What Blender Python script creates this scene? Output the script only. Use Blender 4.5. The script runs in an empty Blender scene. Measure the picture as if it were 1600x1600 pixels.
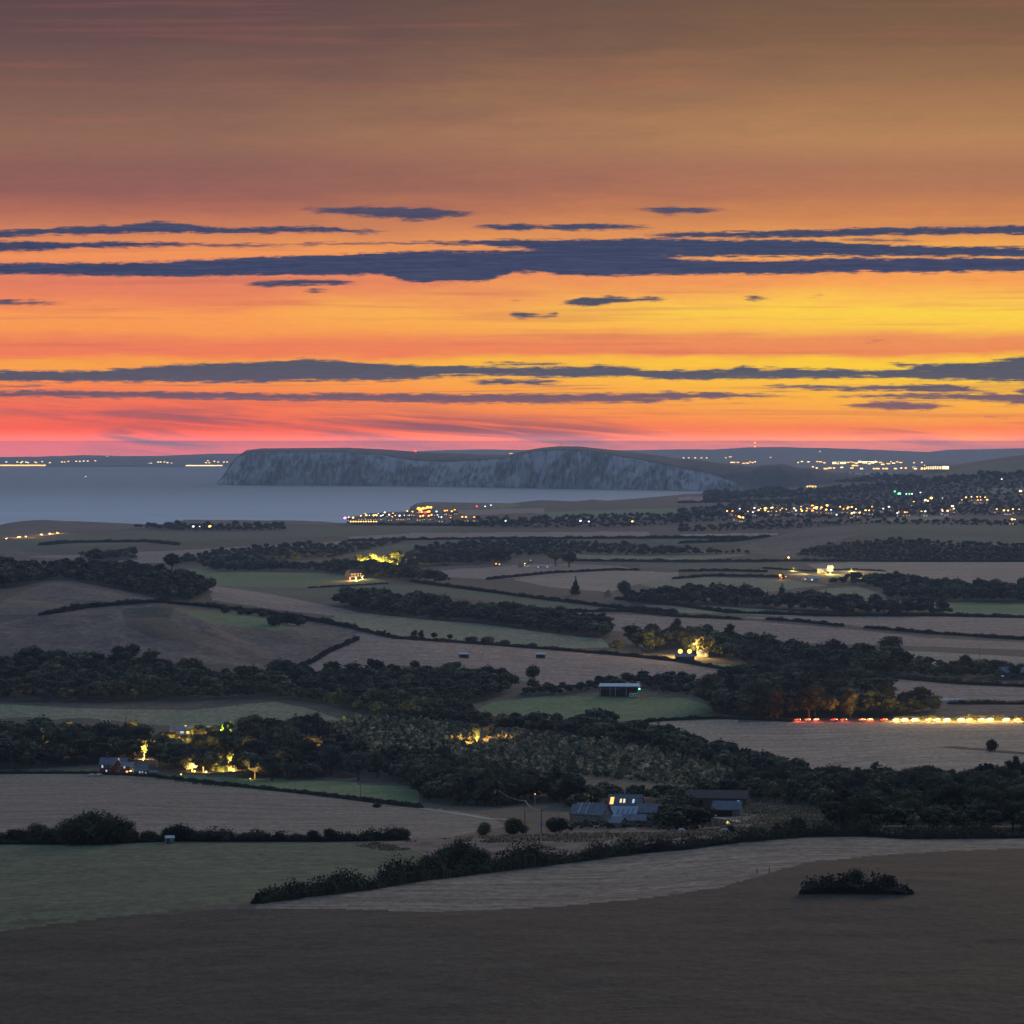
import bpy, math, random
import numpy as np
random.seed(7); RNG = np.random.default_rng(11)
sc = bpy.context.scene
R = math.radians
COL = sc.collection

# ------------------------------------------------------------------ camera
F = 6940.0            # focal length in photo pixels (1600 wide)
CAM_H = 200.0
PITCH = math.atan(110.0 / F)
cam_d = bpy.data.cameras.new("camera")
cam = bpy.data.objects.new("camera", cam_d); COL.objects.link(cam)
cam.location = (0, 0, CAM_H); cam.rotation_euler = (R(90) - PITCH, 0, 0)
cam_d.sensor_width = 36; cam_d.sensor_fit = 'HORIZONTAL'; cam_d.lens = 36 * F / 1600
cam_d.clip_start = 1; cam_d.clip_end = 200000
sc.camera = cam

# ------------------------------------------------------------------ colour helper
def lin(c):
    out = []
    for v in c[:3]:
        v /= 255.0
        out.append(v / 12.92 if v <= 0.04045 else ((v + 0.055) / 1.055) ** 2.4)
    return tuple(out) + (1.0,)

# ------------------------------------------------------------------ world: dusk sky with streaks of cloud
world = bpy.data.worlds.new("World"); sc.world = world; world.use_nodes = True
wt = world.node_tree; wt.nodes.clear()
def N(t, kind, **kw):
    n = t.nodes.new(kind)
    for k, v in kw.items(): setattr(n, k, v)
    return n
def setin(t, sock, v):
    if hasattr(v, 'is_output') or isinstance(v, bpy.types.NodeSocket): t.links.new(v, sock)
    else: sock.default_value = v
def M(t, op, a, b=None, c=None, clamp=False):
    n = N(t, 'ShaderNodeMath', operation=op, use_clamp=clamp)
    setin(t, n.inputs[0], a)
    if b is not None: setin(t, n.inputs[1], b)
    if c is not None: setin(t, n.inputs[2], c)
    return n.outputs[0]
def MR(t, v, a, b, c=0.0, d=1.0, kind='SMOOTHSTEP'):
    n = N(t, 'ShaderNodeMapRange', interpolation_type=kind)
    setin(t, n.inputs[0], v); n.inputs[1].default_value = a; n.inputs[2].default_value = b
    n.inputs[3].default_value = c; n.inputs[4].default_value = d
    return n.outputs[0]
def MIX(t, f, a, b, blend='MIX'):
    n = N(t, 'ShaderNodeMix', data_type='RGBA', blend_type=blend)
    setin(t, n.inputs[0], f); setin(t, n.inputs[6], a); setin(t, n.inputs[7], b)
    return n.outputs[2]
def RAMP(t, v, stops, mode='LINEAR'):
    n = N(t, 'ShaderNodeValToRGB'); cr = n.color_ramp; cr.interpolation = mode
    while len(cr.elements) > 1: cr.elements.remove(cr.elements[-1])
    cr.elements[0].position = stops[0][0]; cr.elements[0].color = stops[0][1]
    for p, c in stops[1:]:
        e = cr.elements.new(p); e.color = c
    setin(t, n.inputs[0], v)
    return n.outputs[0]
tc = N(wt, 'ShaderNodeTexCoord')
sp = N(wt, 'ShaderNodeSeparateXYZ'); wt.links.new(tc.outputs['Generated'], sp.inputs[0])
X, Y, Z = sp.outputs
yy = M(wt, 'MAXIMUM', Y, 0.05)
az = M(wt, 'DIVIDE', X, yy)          # tan of the azimuth
el = M(wt, 'DIVIDE', Z, yy)          # tan of the elevation
# sky units: one unit = 1/6940 rad, A rightwards, E downwards (690 = true horizon)
A = M(wt, 'MULTIPLY_ADD', az, 6940.0, 800.0)
E = M(wt, 'MULTIPLY_ADD', el, -6940.0, 690.0)
def sky_noise(sx, sy, scale, detail, off=0.0, rough=0.55):
    cb = N(wt, 'ShaderNodeCombineXYZ')
    wt.links.new(M(wt, 'MULTIPLY', A, sx), cb.inputs[0]); wt.links.new(M(wt, 'MULTIPLY', E, sy), cb.inputs[1])
    cb.inputs[2].default_value = off
    n = N(wt, 'ShaderNodeTexNoise'); n.inputs['Scale'].default_value = scale; n.inputs['Detail'].default_value = detail
    n.inputs['Roughness'].default_value = rough
    wt.links.new(cb.outputs[0], n.inputs['Vector'])
    return n.outputs['Fac']
n1 = sky_noise(.0045, .03, 1.0, 4, 0.0)        # broad streaks
n2 = sky_noise(.035, .16, 1.0, 5, 3.0, .6)      # fine ragged edge
n3 = sky_noise(.0016, .055, 1.0, 5, 9.0)       # long veils
c1 = M(wt, 'SUBTRACT', n1, .5); c2 = M(wt, 'SUBTRACT', n2, .5); c3 = M(wt, 'SUBTRACT', n3, .5)
Ew = M(wt, 'ADD', E, M(wt, 'MULTIPLY', c1, 34.0))
left = [(-120,(78,62,70)),(60,(105,80,80)),(220,(146,106,90)),(262,(142,98,90)),(300,(148,97,92)),(330,(178,110,93)),(362,(212,132,94)),(396,(244,150,92)),(412,(240,142,96)),(440,(226,126,100)),
        (470,(240,136,94)),(490,(252,158,88)),(518,(250,154,86)),(535,(240,130,92)),(552,(242,126,92)),(566,(250,160,78)),(578,(252,164,80)),(602,(252,140,84)),(620,(248,122,88)),(640,(252,112,90)),(662,(252,106,90)),(690,(255,104,92)),(712,(255,110,104)),(760,(160,112,116))]
right = [(-120,(92,78,66)),(60,(130,98,76)),(220,(184,134,92)),(262,(174,120,92)),(300,(184,122,90)),(330,(204,133,86)),(362,(226,150,88)),(396,(250,176,84)),(412,(246,156,90)),(440,(250,164,88)),
        (470,(255,198,84)),(490,(255,212,76)),(510,(255,200,78)),(530,(240,148,92)),(550,(240,140,90)),(562,(255,205,66)),(578,(255,206,64)),(602,(255,196,70)),(625,(255,182,72)),(645,(255,170,78)),(668,(255,138,88)),(690,(255,130,94)),(712,(255,124,104)),(760,(160,114,116))]
def vramp(tab): return RAMP(wt, M(wt, 'DIVIDE', M(wt, 'ADD', Ew, 120.0), 880.0), [((y + 120) / 880.0, lin(c)) for y, c in tab])
side = MR(wt, M(wt, 'ADD', A, M(wt, 'MULTIPLY', c1, 700.0)), 150.0, 1500.0)
glow = MIX(wt, side, vramp(left), vramp(right))
# long faint mauve veils
veil = MR(wt, c3, .02, .16); veil = M(wt, 'MULTIPLY', veil, MR(wt, E, 330, 420, .10, .34))
glow = MIX(wt, veil, glow, lin((196, 104, 96)))
fine = M(wt, 'MULTIPLY_ADD', c2, .16, 1.0)
cbf = N(wt, 'ShaderNodeCombineXYZ'); [wt.links.new(fine, cbf.inputs[i]) for i in range(3)]
glow = MIX(wt, 1.0, glow, cbf.outputs[0], 'MULTIPLY')
# cloud streaks: (azimuth, top, bottom) triples; bottom < top means a gap
BANDS = [
 ([(-300,364,376),(0,361,372),(75,357,368),(130,353,367),(200,351,365),(225,347,365),(260,346,365),(310,351,366),(350,356,366),(400,354,365),(500,353,364),(565,359,365),(640,362,363),(700,365,358),(900,372,366),(960,369,366),(1050,363,372),(1200,361,372),(1275,359,373),(1350,356,369),(1450,354,367),(1600,352,367),(1900,350,368)], 3.0, 1.0),
 ([(-300,376,396),(0,376,394),(60,377,392),(125,379,388),(200,378,388),(300,380,386),(375,381,387),(460,382,384),(480,379,384),(550,379,383),(625,377,382),(750,376,384),(800,373,388),(875,374,396),(1000,372,403),(1150,374,402),(1290,376,401),(1350,381,402),(1450,384,402),(1600,386,402),(1900,386,402)], 3.0, 1.0),
 ([(-300,414,430),(0,412,430),(125,410,432),(250,408,433),(300,406,433),(375,403,432),(450,400,431),(550,396,430),(600,394,430),(625,393,438),(650,392,442),(750,391,442),(775,391,436),(800,390,428),(850,389,427),(900,387,432),(1000,391,431),(1065,405,431),(1150,407,430),(1250,406,429),(1300,403,426),(1450,404,427),(1600,403,425),(1900,403,425)], 3.0, 1.0),
 ([(1290,378,372),(1320,373,379),(1400,372,380),(1450,376,379),(1475,380,372)], 3.0, .75),
 ([(420,330,324),(470,325,329),(520,324,336),(585,322,341),(650,323,346),(700,327,342),(765,335,334),(800,340,330),(940,329,322),(1000,324,329),(1040,323,336),(1080,324,335),(1130,326,330),(1210,333,328)], 3.5, .92),
 ([(700,358,350),(760,351,359),(800,350,362),(860,352,361),(925,349,361),(1000,352,358),(1065,358,352)], 3.0, .95),
 ([(-200,468,477),(0,468,477),(60,469,478),(130,476,474),(160,478,470),(335,448,442),(400,440,448),(470,437,448),(530,436,446),(585,444,439),(770,470,464),(805,466,470),(840,471,464),(850,476,470),(880,471,476),(915,464,481),(950,462,476),(985,464,472),(1025,464,472),(1070,469,464),(1140,469,463),(1175,462,471),(1235,468,464),(1250,464,460),(1278,460,465),(1300,464,461)], 3.0, .9),
 ([(440,457,448),(490,450,459),(545,457,451),(780,493,486),(805,486,497),(840,491,498),(868,489,497),(882,495,489),(1320,536,530),(1371,530,536),(1425,536,530)], 3.0, .9),
 ([(-200,582,597),(0,579,597),(100,579,598),(165,577,598),(245,570,597),(350,566,598),(425,564,599),(490,560,596),(530,563,596),(600,567,596),(650,571,593),(700,571,589),(800,573,588),(875,573,592),(935,569,591),(975,571,590),(1015,577,592),(1050,577,595),(1140,576,593),(1160,569,593),(1185,576,593),(1250,574,592),(1350,577,591),(1410,577,592),(1440,568,592),(1500,566,595),(1550,564,597),(1600,556,599),(1900,550,600)], 3.2, .92),
 ([(-100,602,606),(60,600,605),(150,604,600),(680,600,594),(760,592,602),(850,592,602),(910,600,594),(1130,600,596),(1160,604,599),(1200,600,607),(1300,603,611),(1400,601,613),(1480,600,614),(1570,612,610),(1600,606,616),(1900,604,616)], 2.8, .88),
 ([(-200,612,622),(0,611,622),(75,609,622),(200,610,623),(300,612,625),(450,614,627),(600,614,629),(750,615,631),(900,614,631),(1000,613,630),(1050,612,626),(1125,613,624),(1200,617,623),(1280,621,622),(1320,616,622),(1400,616,625),(1475,614,623),(1540,613,628),(1600,614,633),(1900,614,634)], 2.8, .85),
 ([(890,648,642),(950,643,646),(1020,647,642),(1180,640,633),(1210,633,637),(1240,638,634),(1270,638,632),(1330,631,638),(1365,627,639),(1405,627,642),(1450,629,641),(1520,637,632),(1540,650,653),(1700,650,654)], 2.6, .85),
 ([(735,571,566),(760,566,571),(860,565,572),(930,572,566),(1165,573,568),(1200,570,575),(1240,575,570),(1360,568,563),(1400,566,572),(1440,568,574)], 2.6, .85),
 ([(-200,625,640),(0,630,648),(150,628,660),(300,632,672),(420,632,672),(520,640,690),(650,642,704),(800,650,712),(950,660,706),(1080,690,700),(1180,690,712),(1300,676,674),(1360,668,688),(1430,670,702),(1520,690,712),(1600,684,712)], 13.0, .70),
 ([(100,712,700),(160,674,712),(200,662,714),(260,668,716),(330,690,716),(400,716,700)], 12.0, .72),
]
dens = None; haze_c = None
Ea = M(wt, 'ADD', E, M(wt, 'MULTIPLY_ADD', c2, 13.0, M(wt, 'MULTIPLY', c1, 5.0)))
tA = M(wt, 'DIVIDE', M(wt, 'ADD', A, 300.0), 2200.0)
for pts, soft, op in BANDS:
    pts = sorted(pts)[:32]
    rc = RAMP(wt, tA, [((a + 300) / 2200.0, (t / 1000.0, b / 1000.0, 0, 1)) for a, t, b in pts], 'EASE' if False else 'LINEAR')
    s3 = N(wt, 'ShaderNodeSeparateColor'); wt.links.new(rc, s3.inputs[0])
    up = MR(wt, M(wt, 'SUBTRACT', Ea, M(wt, 'MULTIPLY', s3.outputs[0], 1000.0)), -soft * 1.3, soft * 1.9)
    dn = MR(wt, M(wt, 'SUBTRACT', M(wt, 'MULTIPLY', s3.outputs[1], 1000.0), Ea), -soft * 1.6, soft * 2.4)
    d = M(wt, 'MULTIPLY', M(wt, 'MULTIPLY', up, dn), op)
    if soft > 10: haze_c = d if haze_c is None else M(wt, 'MAXIMUM', haze_c, d)
    else: dens = d if dens is None else M(wt, 'MAXIMUM', dens, d)
n4 = sky_noise(.008, .34, 1.0, 6, 5.0, .66); n5 = sky_noise(.03, .30, 1.0, 5, 12.0, .6)
n4 = M(wt, 'ADD', M(wt, 'MULTIPLY', n4, .62), M(wt, 'MULTIPLY', n5, .38))
dens = MR(wt, M(wt, 'ADD', dens, M(wt, 'MULTIPLY', M(wt, 'SUBTRACT', n4, .5), M(wt, 'MULTIPLY', MR(wt, dens, .01, .25), 2.1))), .12, .80, 0, .97)
n6 = sky_noise(.0030, .20, 1.0, 6, 21.0, .62)
strand = M(wt, 'MULTIPLY', MR(wt, n6, .57, .70), M(wt, 'MULTIPLY', MR(wt, E, 575, 600), MR(wt, E, 640, 668, 1, 0)))
strand2 = M(wt, 'MULTIPLY', MR(wt, n6, .61, .74), M(wt, 'MULTIPLY', MR(wt, E, 335, 350), MR(wt, E, 400, 500, .8, 0)))
dens = M(wt, 'MAXIMUM', dens, M(wt, 'MULTIPLY', M(wt, 'MAXIMUM', strand, strand2), .72))
cb7 = N(wt, 'ShaderNodeCombineXYZ'); wt.links.new(M(wt, 'MULTIPLY', A, .0028), cb7.inputs[0]); wt.links.new(M(wt, 'MULTIPLY', M(wt, 'SUBTRACT', E, M(wt, 'MULTIPLY', A, .085)), .052), cb7.inputs[1])
n7n = N(wt, 'ShaderNodeTexNoise'); n7n.inputs['Scale'].default_value = 1; n7n.inputs['Detail'].default_value = 6; n7n.inputs['Roughness'].default_value = .58; n7n.inputs['Distortion'].default_value = .5; wt.links.new(cb7.outputs[0], n7n.inputs['Vector']); n7 = n7n.outputs['Fac']
dens = M(wt, 'MAXIMUM', dens, M(wt, 'MULTIPLY', haze_c, MR(wt, n7, .40, .60, .12, 1.3)))
ccol = RAMP(wt, M(wt, 'DIVIDE', E, 1000.0), [(.30, lin((92, 78, 96))), (.345, lin((58, 70, 100))), (.385, lin((36, 62, 98))), (.425, lin((38, 64, 100))), (.46, lin((60, 72, 96))), (.56, lin((70, 80, 102))), (.60, lin((84, 86, 106))), (.63, lin((126, 92, 106))), (.66, lin((140, 92, 106))), (.71, lin((150, 100, 110)))])
ccol = MIX(wt, MR(wt, M(wt, 'SUBTRACT', n4, .5), -.1, .16), ccol, MIX(wt, .24, ccol, lin((104, 112, 138))))
view = MIX(wt, dens, glow, ccol)
bg_view = N(wt, 'ShaderNodeBackground'); wt.links.new(view, bg_view.inputs[0]); wt.links.new(MR(wt, E, 668, 696, .97, 2.2), bg_view.inputs[1])
# the rest of the sky: steel blue dusk overhead, warm low down towards the sunset, slate behind
elv = Z
overhead = RAMP(wt, M(wt, 'MULTIPLY_ADD', elv, .5, .5), [(.0, lin((40, 46, 56))), (.49, lin((90, 92, 104))), (.515, lin((146, 132, 140))), (.56, lin((152, 148, 160))), (.65, lin((144, 162, 186))), (.8, lin((126, 152, 188))), (1, lin((114, 142, 184)))])
west = MR(wt, M(wt, 'SUBTRACT', Y, M(wt, 'MULTIPLY', Z, 2.6)), .15, 1.0)
overhead = MIX(wt, M(wt, 'MULTIPLY', west, MR(wt, Z, -.01, .01)), overhead, lin((196, 124, 96)))
bg_over = N(wt, 'ShaderNodeBackground'); wt.links.new(overhead, bg_over.inputs[0]); wt.links.new(MR(wt, Y, -.6, .8, .38, 1.42), bg_over.inputs[1])
sky = N(wt, 'ShaderNodeTexSky', sky_type='NISHITA', sun_disc=False)
SUN_EL, SUN_AZ = R(1.2), R(14)
sky.sun_elevation = SUN_EL; sky.sun_rotation = SUN_AZ
bg_sky = N(wt, 'ShaderNodeBackground'); wt.links.new(sky.outputs[0], bg_sky.inputs[0]); bg_sky.inputs[1].default_value = .012
over2 = N(wt, 'ShaderNodeAddShader'); wt.links.new(bg_over.outputs[0], over2.inputs[0]); wt.links.new(bg_sky.outputs[0], over2.inputs[1])
inband = M(wt, 'MULTIPLY', MR(wt, el, .104, .135, 1, 0), MR(wt, M(wt, 'ABSOLUTE', az), .22, .34, 1, 0))
inband = M(wt, 'MULTIPLY', inband, MR(wt, el, -.03, -.012, 0, 1))
inband = M(wt, 'MULTIPLY', inband, M(wt, 'GREATER_THAN', Y, .3))
mixs = N(wt, 'ShaderNodeMixShader'); wt.links.new(inband, mixs.inputs[0])
wt.links.new(over2.outputs[0], mixs.inputs[1]); wt.links.new(bg_view.outputs[0], mixs.inputs[2])
wo = N(wt, 'ShaderNodeOutputWorld'); wt.links.new(mixs.outputs[0], wo.inputs[0])
world.cycles.sampling_method = 'MANUAL'; world.cycles.sample_map_resolution = 512

# ------------------------------------------------------------------ last glow of the sun, low in the west
sl = bpy.data.lights.new("sun", 'SUN'); sl.energy = .68; sl.angle = R(12); sl.color = (1.0, .66, .44)
so = bpy.data.objects.new("sun", sl); COL.objects.link(so)
so.rotation_euler = (-(R(90) - R(9)), 0, -SUN_AZ + 0)   # shines from beyond the headland towards the viewer

# ------------------------------------------------------------------ render look
sc.view_settings.view_transform = 'Standard'; sc.view_settings.look = 'None'
sc.view_settings.exposure = 0; sc.view_settings.gamma = 1
cy = sc.cycles
cy.max_bounces = 4; cy.diffuse_bounces = 2; cy.glossy_bounces = 2; cy.volume_bounces = 0; cy.transparent_max_bounces = 4
cy.use_denoising = True; cy.caustics_reflective = False; cy.caustics_refractive = False
cy.sample_clamp_indirect = 4

# ------------------------------------------------------------------ object helpers
def link(o, parent=None):
    COL.objects.link(o)
    if parent is not None: o.parent = parent
    return o
def tag(o, label=None, cat=None, group=None, kind=None):
    if label: o['label'] = label
    if cat: o['category'] = cat
    if group: o['group'] = group
    if kind: o['kind'] = kind
    return o
def mesh_np(name, V, faces, mats=(), smooth=False, parent=None, midx=None, attrs=None):
    """one mesh object from arrays; faces is an (n,3/4) int array or a list of such arrays"""
    me = bpy.data.meshes.new(name)
    V = np.asarray(V, dtype=np.float32).reshape(-1, 3)
    fl = faces if isinstance(faces, list) else [faces]
    fl = [np.asarray(f, dtype=np.int32) for f in fl if len(f)]
    tot = np.concatenate([np.full(len(f), f.shape[1], np.int32) for f in fl])
    idx = np.concatenate([f.ravel() for f in fl])
    me.vertices.add(len(V)); me.vertices.foreach_set('co', V.ravel())
    me.loops.add(len(idx)); me.loops.foreach_set('vertex_index', idx)
    me.polygons.add(len(tot))
    st = np.concatenate([[0], np.cumsum(tot)[:-1]]).astype(np.int32)
    me.polygons.foreach_set('loop_start', st); me.polygons.foreach_set('loop_total', tot)
    if midx is not None: me.polygons.foreach_set('material_index', np.asarray(midx, np.int32))
    me.update(calc_edges=True)
    me.polygons.foreach_set('use_smooth', np.full(len(tot), smooth, bool))
    for m in mats: me.materials.append(m)
    if attrs:
        for k, v in attrs.items():
            a = me.attributes.new(k, 'FLOAT', 'POINT'); a.data.foreach_set('value', np.asarray(v, np.float32))
    me.validate()
    o = bpy.data.objects.new(name, me)
    return link(o, parent)
class MB:
    """collects boxes, prisms and tubes into one mesh"""
    def __init__(s): s.v = []; s.f = []
    def add(s, vs, fs):
        n = len(s.v); s.v += [tuple(p) for p in vs]; s.f += [tuple(i + n for i in f) for f in fs]; return s
    def box(s, x0, x1, y0, y1, z0, z1):
        return s.add([(x0,y0,z0),(x1,y0,z0),(x1,y1,z0),(x0,y1,z0),(x0,y0,z1),(x1,y0,z1),(x1,y1,z1),(x0,y1,z1)],
                     [(0,3,2,1),(4,5,6,7),(0,1,5,4),(1,2,6,5),(2,3,7,6),(3,0,4,7)])
    def tube(s, a, b, r0, r1=None, n=8):
        r1 = r0 if r1 is None else r1
        a = np.array(a, float); b = np.array(b, float); d = b - a; L = np.linalg.norm(d); d = d / max(L, 1e-6)
        h = np.array([1., 0, 0]) if abs(d[0]) < .8 else np.array([0, 1., 0])
        p = np.cross(d, h); p /= np.linalg.norm(p); q = np.cross(d, p)
        vs = []
        for c, r in ((a, r0), (b, r1)):
            for i in range(n):
                t = 2 * math.pi * i / n; vs.append(c + r * (math.cos(t) * p + math.sin(t) * q))
        fs = [(i, (i + 1) % n, n + (i + 1) % n, n + i) for i in range(n)] + [tuple(range(n - 1, -1, -1)), tuple(range(n, 2 * n))]
        return s.add(vs, fs)
    def build(s, name, mat, parent=None, smooth=False):
        me = bpy.data.meshes.new(name); me.from_pydata(s.v, [], s.f); me.update()
        if mat: me.materials.append(mat)
        if smooth: me.polygons.foreach_set('use_smooth', [True] * len(me.polygons))
        return link(bpy.data.objects.new(name, me), parent)
def empty(name, loc=(0, 0, 0), rz=0.0):
    o = bpy.data.objects.new(name, None); o.empty_display_size = .2
    o.location = loc; o.rotation_euler = (0, 0, rz); return link(o)
def kids(o): return [c for c in bpy.data.objects if c.parent == o]
_K = {}
def copy_tree(o, parent=None):
    c = o.copy(); COL.objects.link(c)
    if parent is not None: c.parent = parent
    if o.name not in _K: _K[o.name] = [k.name for k in o.children]
    for k in _K[o.name]: copy_tree(bpy.data.objects[k], c)
    return c

# ------------------------------------------------------------------ materials
def mat(name, col, rough=.9, spec=.2, noise=None, col2=None, bump=0, metal=0):
    m = bpy.data.materials.new(name); m.use_nodes = True; t = m.node_tree
    b = t.nodes['Principled BSDF']; b.inputs['Roughness'].default_value = rough
    b.inputs['Specular IOR Level'].default_value = spec; b.inputs['Metallic'].default_value = metal
    b.inputs['Base Color'].default_value = tuple(col) + (1,)
    tx = N(t, 'ShaderNodeTexCoord')
    n = N(t, 'ShaderNodeTexNoise'); n.inputs['Scale'].default_value = noise or 1.5; n.inputs['Detail'].default_value = 4
    t.links.new(tx.outputs['Object'], n.inputs['Vector'])
    c2 = col2 or tuple(c * .72 for c in col)
    t.links.new(MIX(t, MR(t, n.outputs['Fac'], .35, .65), tuple(col) + (1,), tuple(c2) + (1,)), b.inputs['Base Color'])
    if bump:
        bp = N(t, 'ShaderNodeBump'); bp.inputs['Strength'].default_value = bump; bp.inputs['Distance'].default_value = .1
        t.links.new(n.outputs['Fac'], bp.inputs['Height']); t.links.new(bp.outputs[0], b.inputs['Normal'])
    return m
def emit(name, col, strength, sample=False):
    m = bpy.data.materials.new(name); m.use_nodes = True; t = m.node_tree; t.nodes.clear()
    e = N(t, 'ShaderNodeEmission'); e.inputs[0].default_value = tuple(col) + (1,); e.inputs[1].default_value = strength
    o = N(t, 'ShaderNodeOutputMaterial'); t.links.new(e.outputs[0], o.inputs[0])
    m.cycles.emission_sampling = 'AUTO' if sample else 'NONE'
    return m
def field_mat(name, col, col2, fine=.35, rows=0.0, ang=0.0, period=9.0, broad=.004, bump=.5, tram=None):
    m = bpy.data.materials.new(name); m.use_nodes = True; t = m.node_tree
    b = t.nodes['Principled BSDF']; b.inputs['Roughness'].default_value = .95; b.inputs['Specular IOR Level'].default_value = .1
    g = N(t, 'ShaderNodeNewGeometry'); P = g.outputs['Position']
    def nz(scale, det, rough=.6, vec=P):
        n = N(t, 'ShaderNodeTexNoise'); n.inputs['Scale'].default_value = scale; n.inputs['Detail'].default_value = det
        n.inputs['Roughness'].default_value = rough; t.links.new(vec, n.inputs['Vector']); return n.outputs['Fac']
    mp0 = N(t, 'ShaderNodeMapping'); mp0.inputs['Rotation'].default_value = (0, 0, ang); mp0.inputs['Scale'].default_value = (1, .45, 1); t.links.new(P, mp0.inputs[0])
    a_ = nz(broad, 3); m_ = nz(.05, 6, .7); f_ = nz(fine * .55, 5, .8, mp0.outputs[0])
    mix = M(t, 'ADD', M(t, 'MULTIPLY', MR(t, a_, .35, .65), .45), M(t, 'MULTIPLY', MR(t, m_, .35, .65), .55))
    c = MIX(t, mix, tuple(col) + (1,), tuple(col2) + (1,))
    lum = MR(t, f_, .3, .7, .40, 1.60, 'LINEAR')
    mp = N(t, 'ShaderNodeMapping'); mp.inputs['Rotation'].default_value = (0, 0, ang * .3); mp.inputs['Scale'].default_value = (.006, .05, 1); t.links.new(P, mp.inputs[0])
    st_ = nz(1.0, 5, .7, mp.outputs[0]); amp = max(rows, .05) * 3.2
    lum = M(t, 'MULTIPLY', lum, MR(t, st_, .3, .7, 1 - amp, 1 + amp, 'LINEAR'))
    if tram is not None:
        mt = N(t, 'ShaderNodeMapping'); mt.inputs['Rotation'].default_value = (0, 0, tram); t.links.new(P, mt.inputs[0])
        sx = N(t, 'ShaderNodeSeparateXYZ'); t.links.new(mt.outputs[0], sx.inputs[0])
        yv = M(t, 'ADD', sx.outputs[1], M(t, 'MULTIPLY', nz(.012, 2), 16.0))
        ph = M(t, 'ABSOLUTE', M(t, 'SUBTRACT', M(t, 'FRACT', M(t, 'DIVIDE', yv, 27.0)), .5))
        ln = M(t, 'MULTIPLY', MR(t, ph, .035, .075, 1, 0), MR(t, m_, .3, .6, .25, 1))
        lum = M(t, 'MULTIPLY', lum, M(t, 'SUBTRACT', 1.0, M(t, 'MULTIPLY', ln, .42)))
        sw = M(t, 'GREATER_THAN', M(t, 'FRACT', M(t, 'DIVIDE', yv, 54.0)), .5); lum = M(t, 'MULTIPLY', lum, M(t, 'MULTIPLY_ADD', sw, .07, .965))
    cb = N(t, 'ShaderNodeCombineXYZ'); [t.links.new(lum, cb.inputs[i]) for i in range(3)]
    t.links.new(MIX(t, 1.0, c, cb.outputs[0], 'MULTIPLY'), b.inputs['Base Color'])
    if bump:
        bp = N(t, 'ShaderNodeBump'); bp.inputs['Strength'].default_value = bump; bp.inputs['Distance'].default_value = .8
        t.links.new(M(t, 'ADD', f_, M(t, 'MULTIPLY', m_, 3.0)), bp.inputs['Height']); t.links.new(bp.outputs[0], b.inputs['Normal'])
    return m
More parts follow.
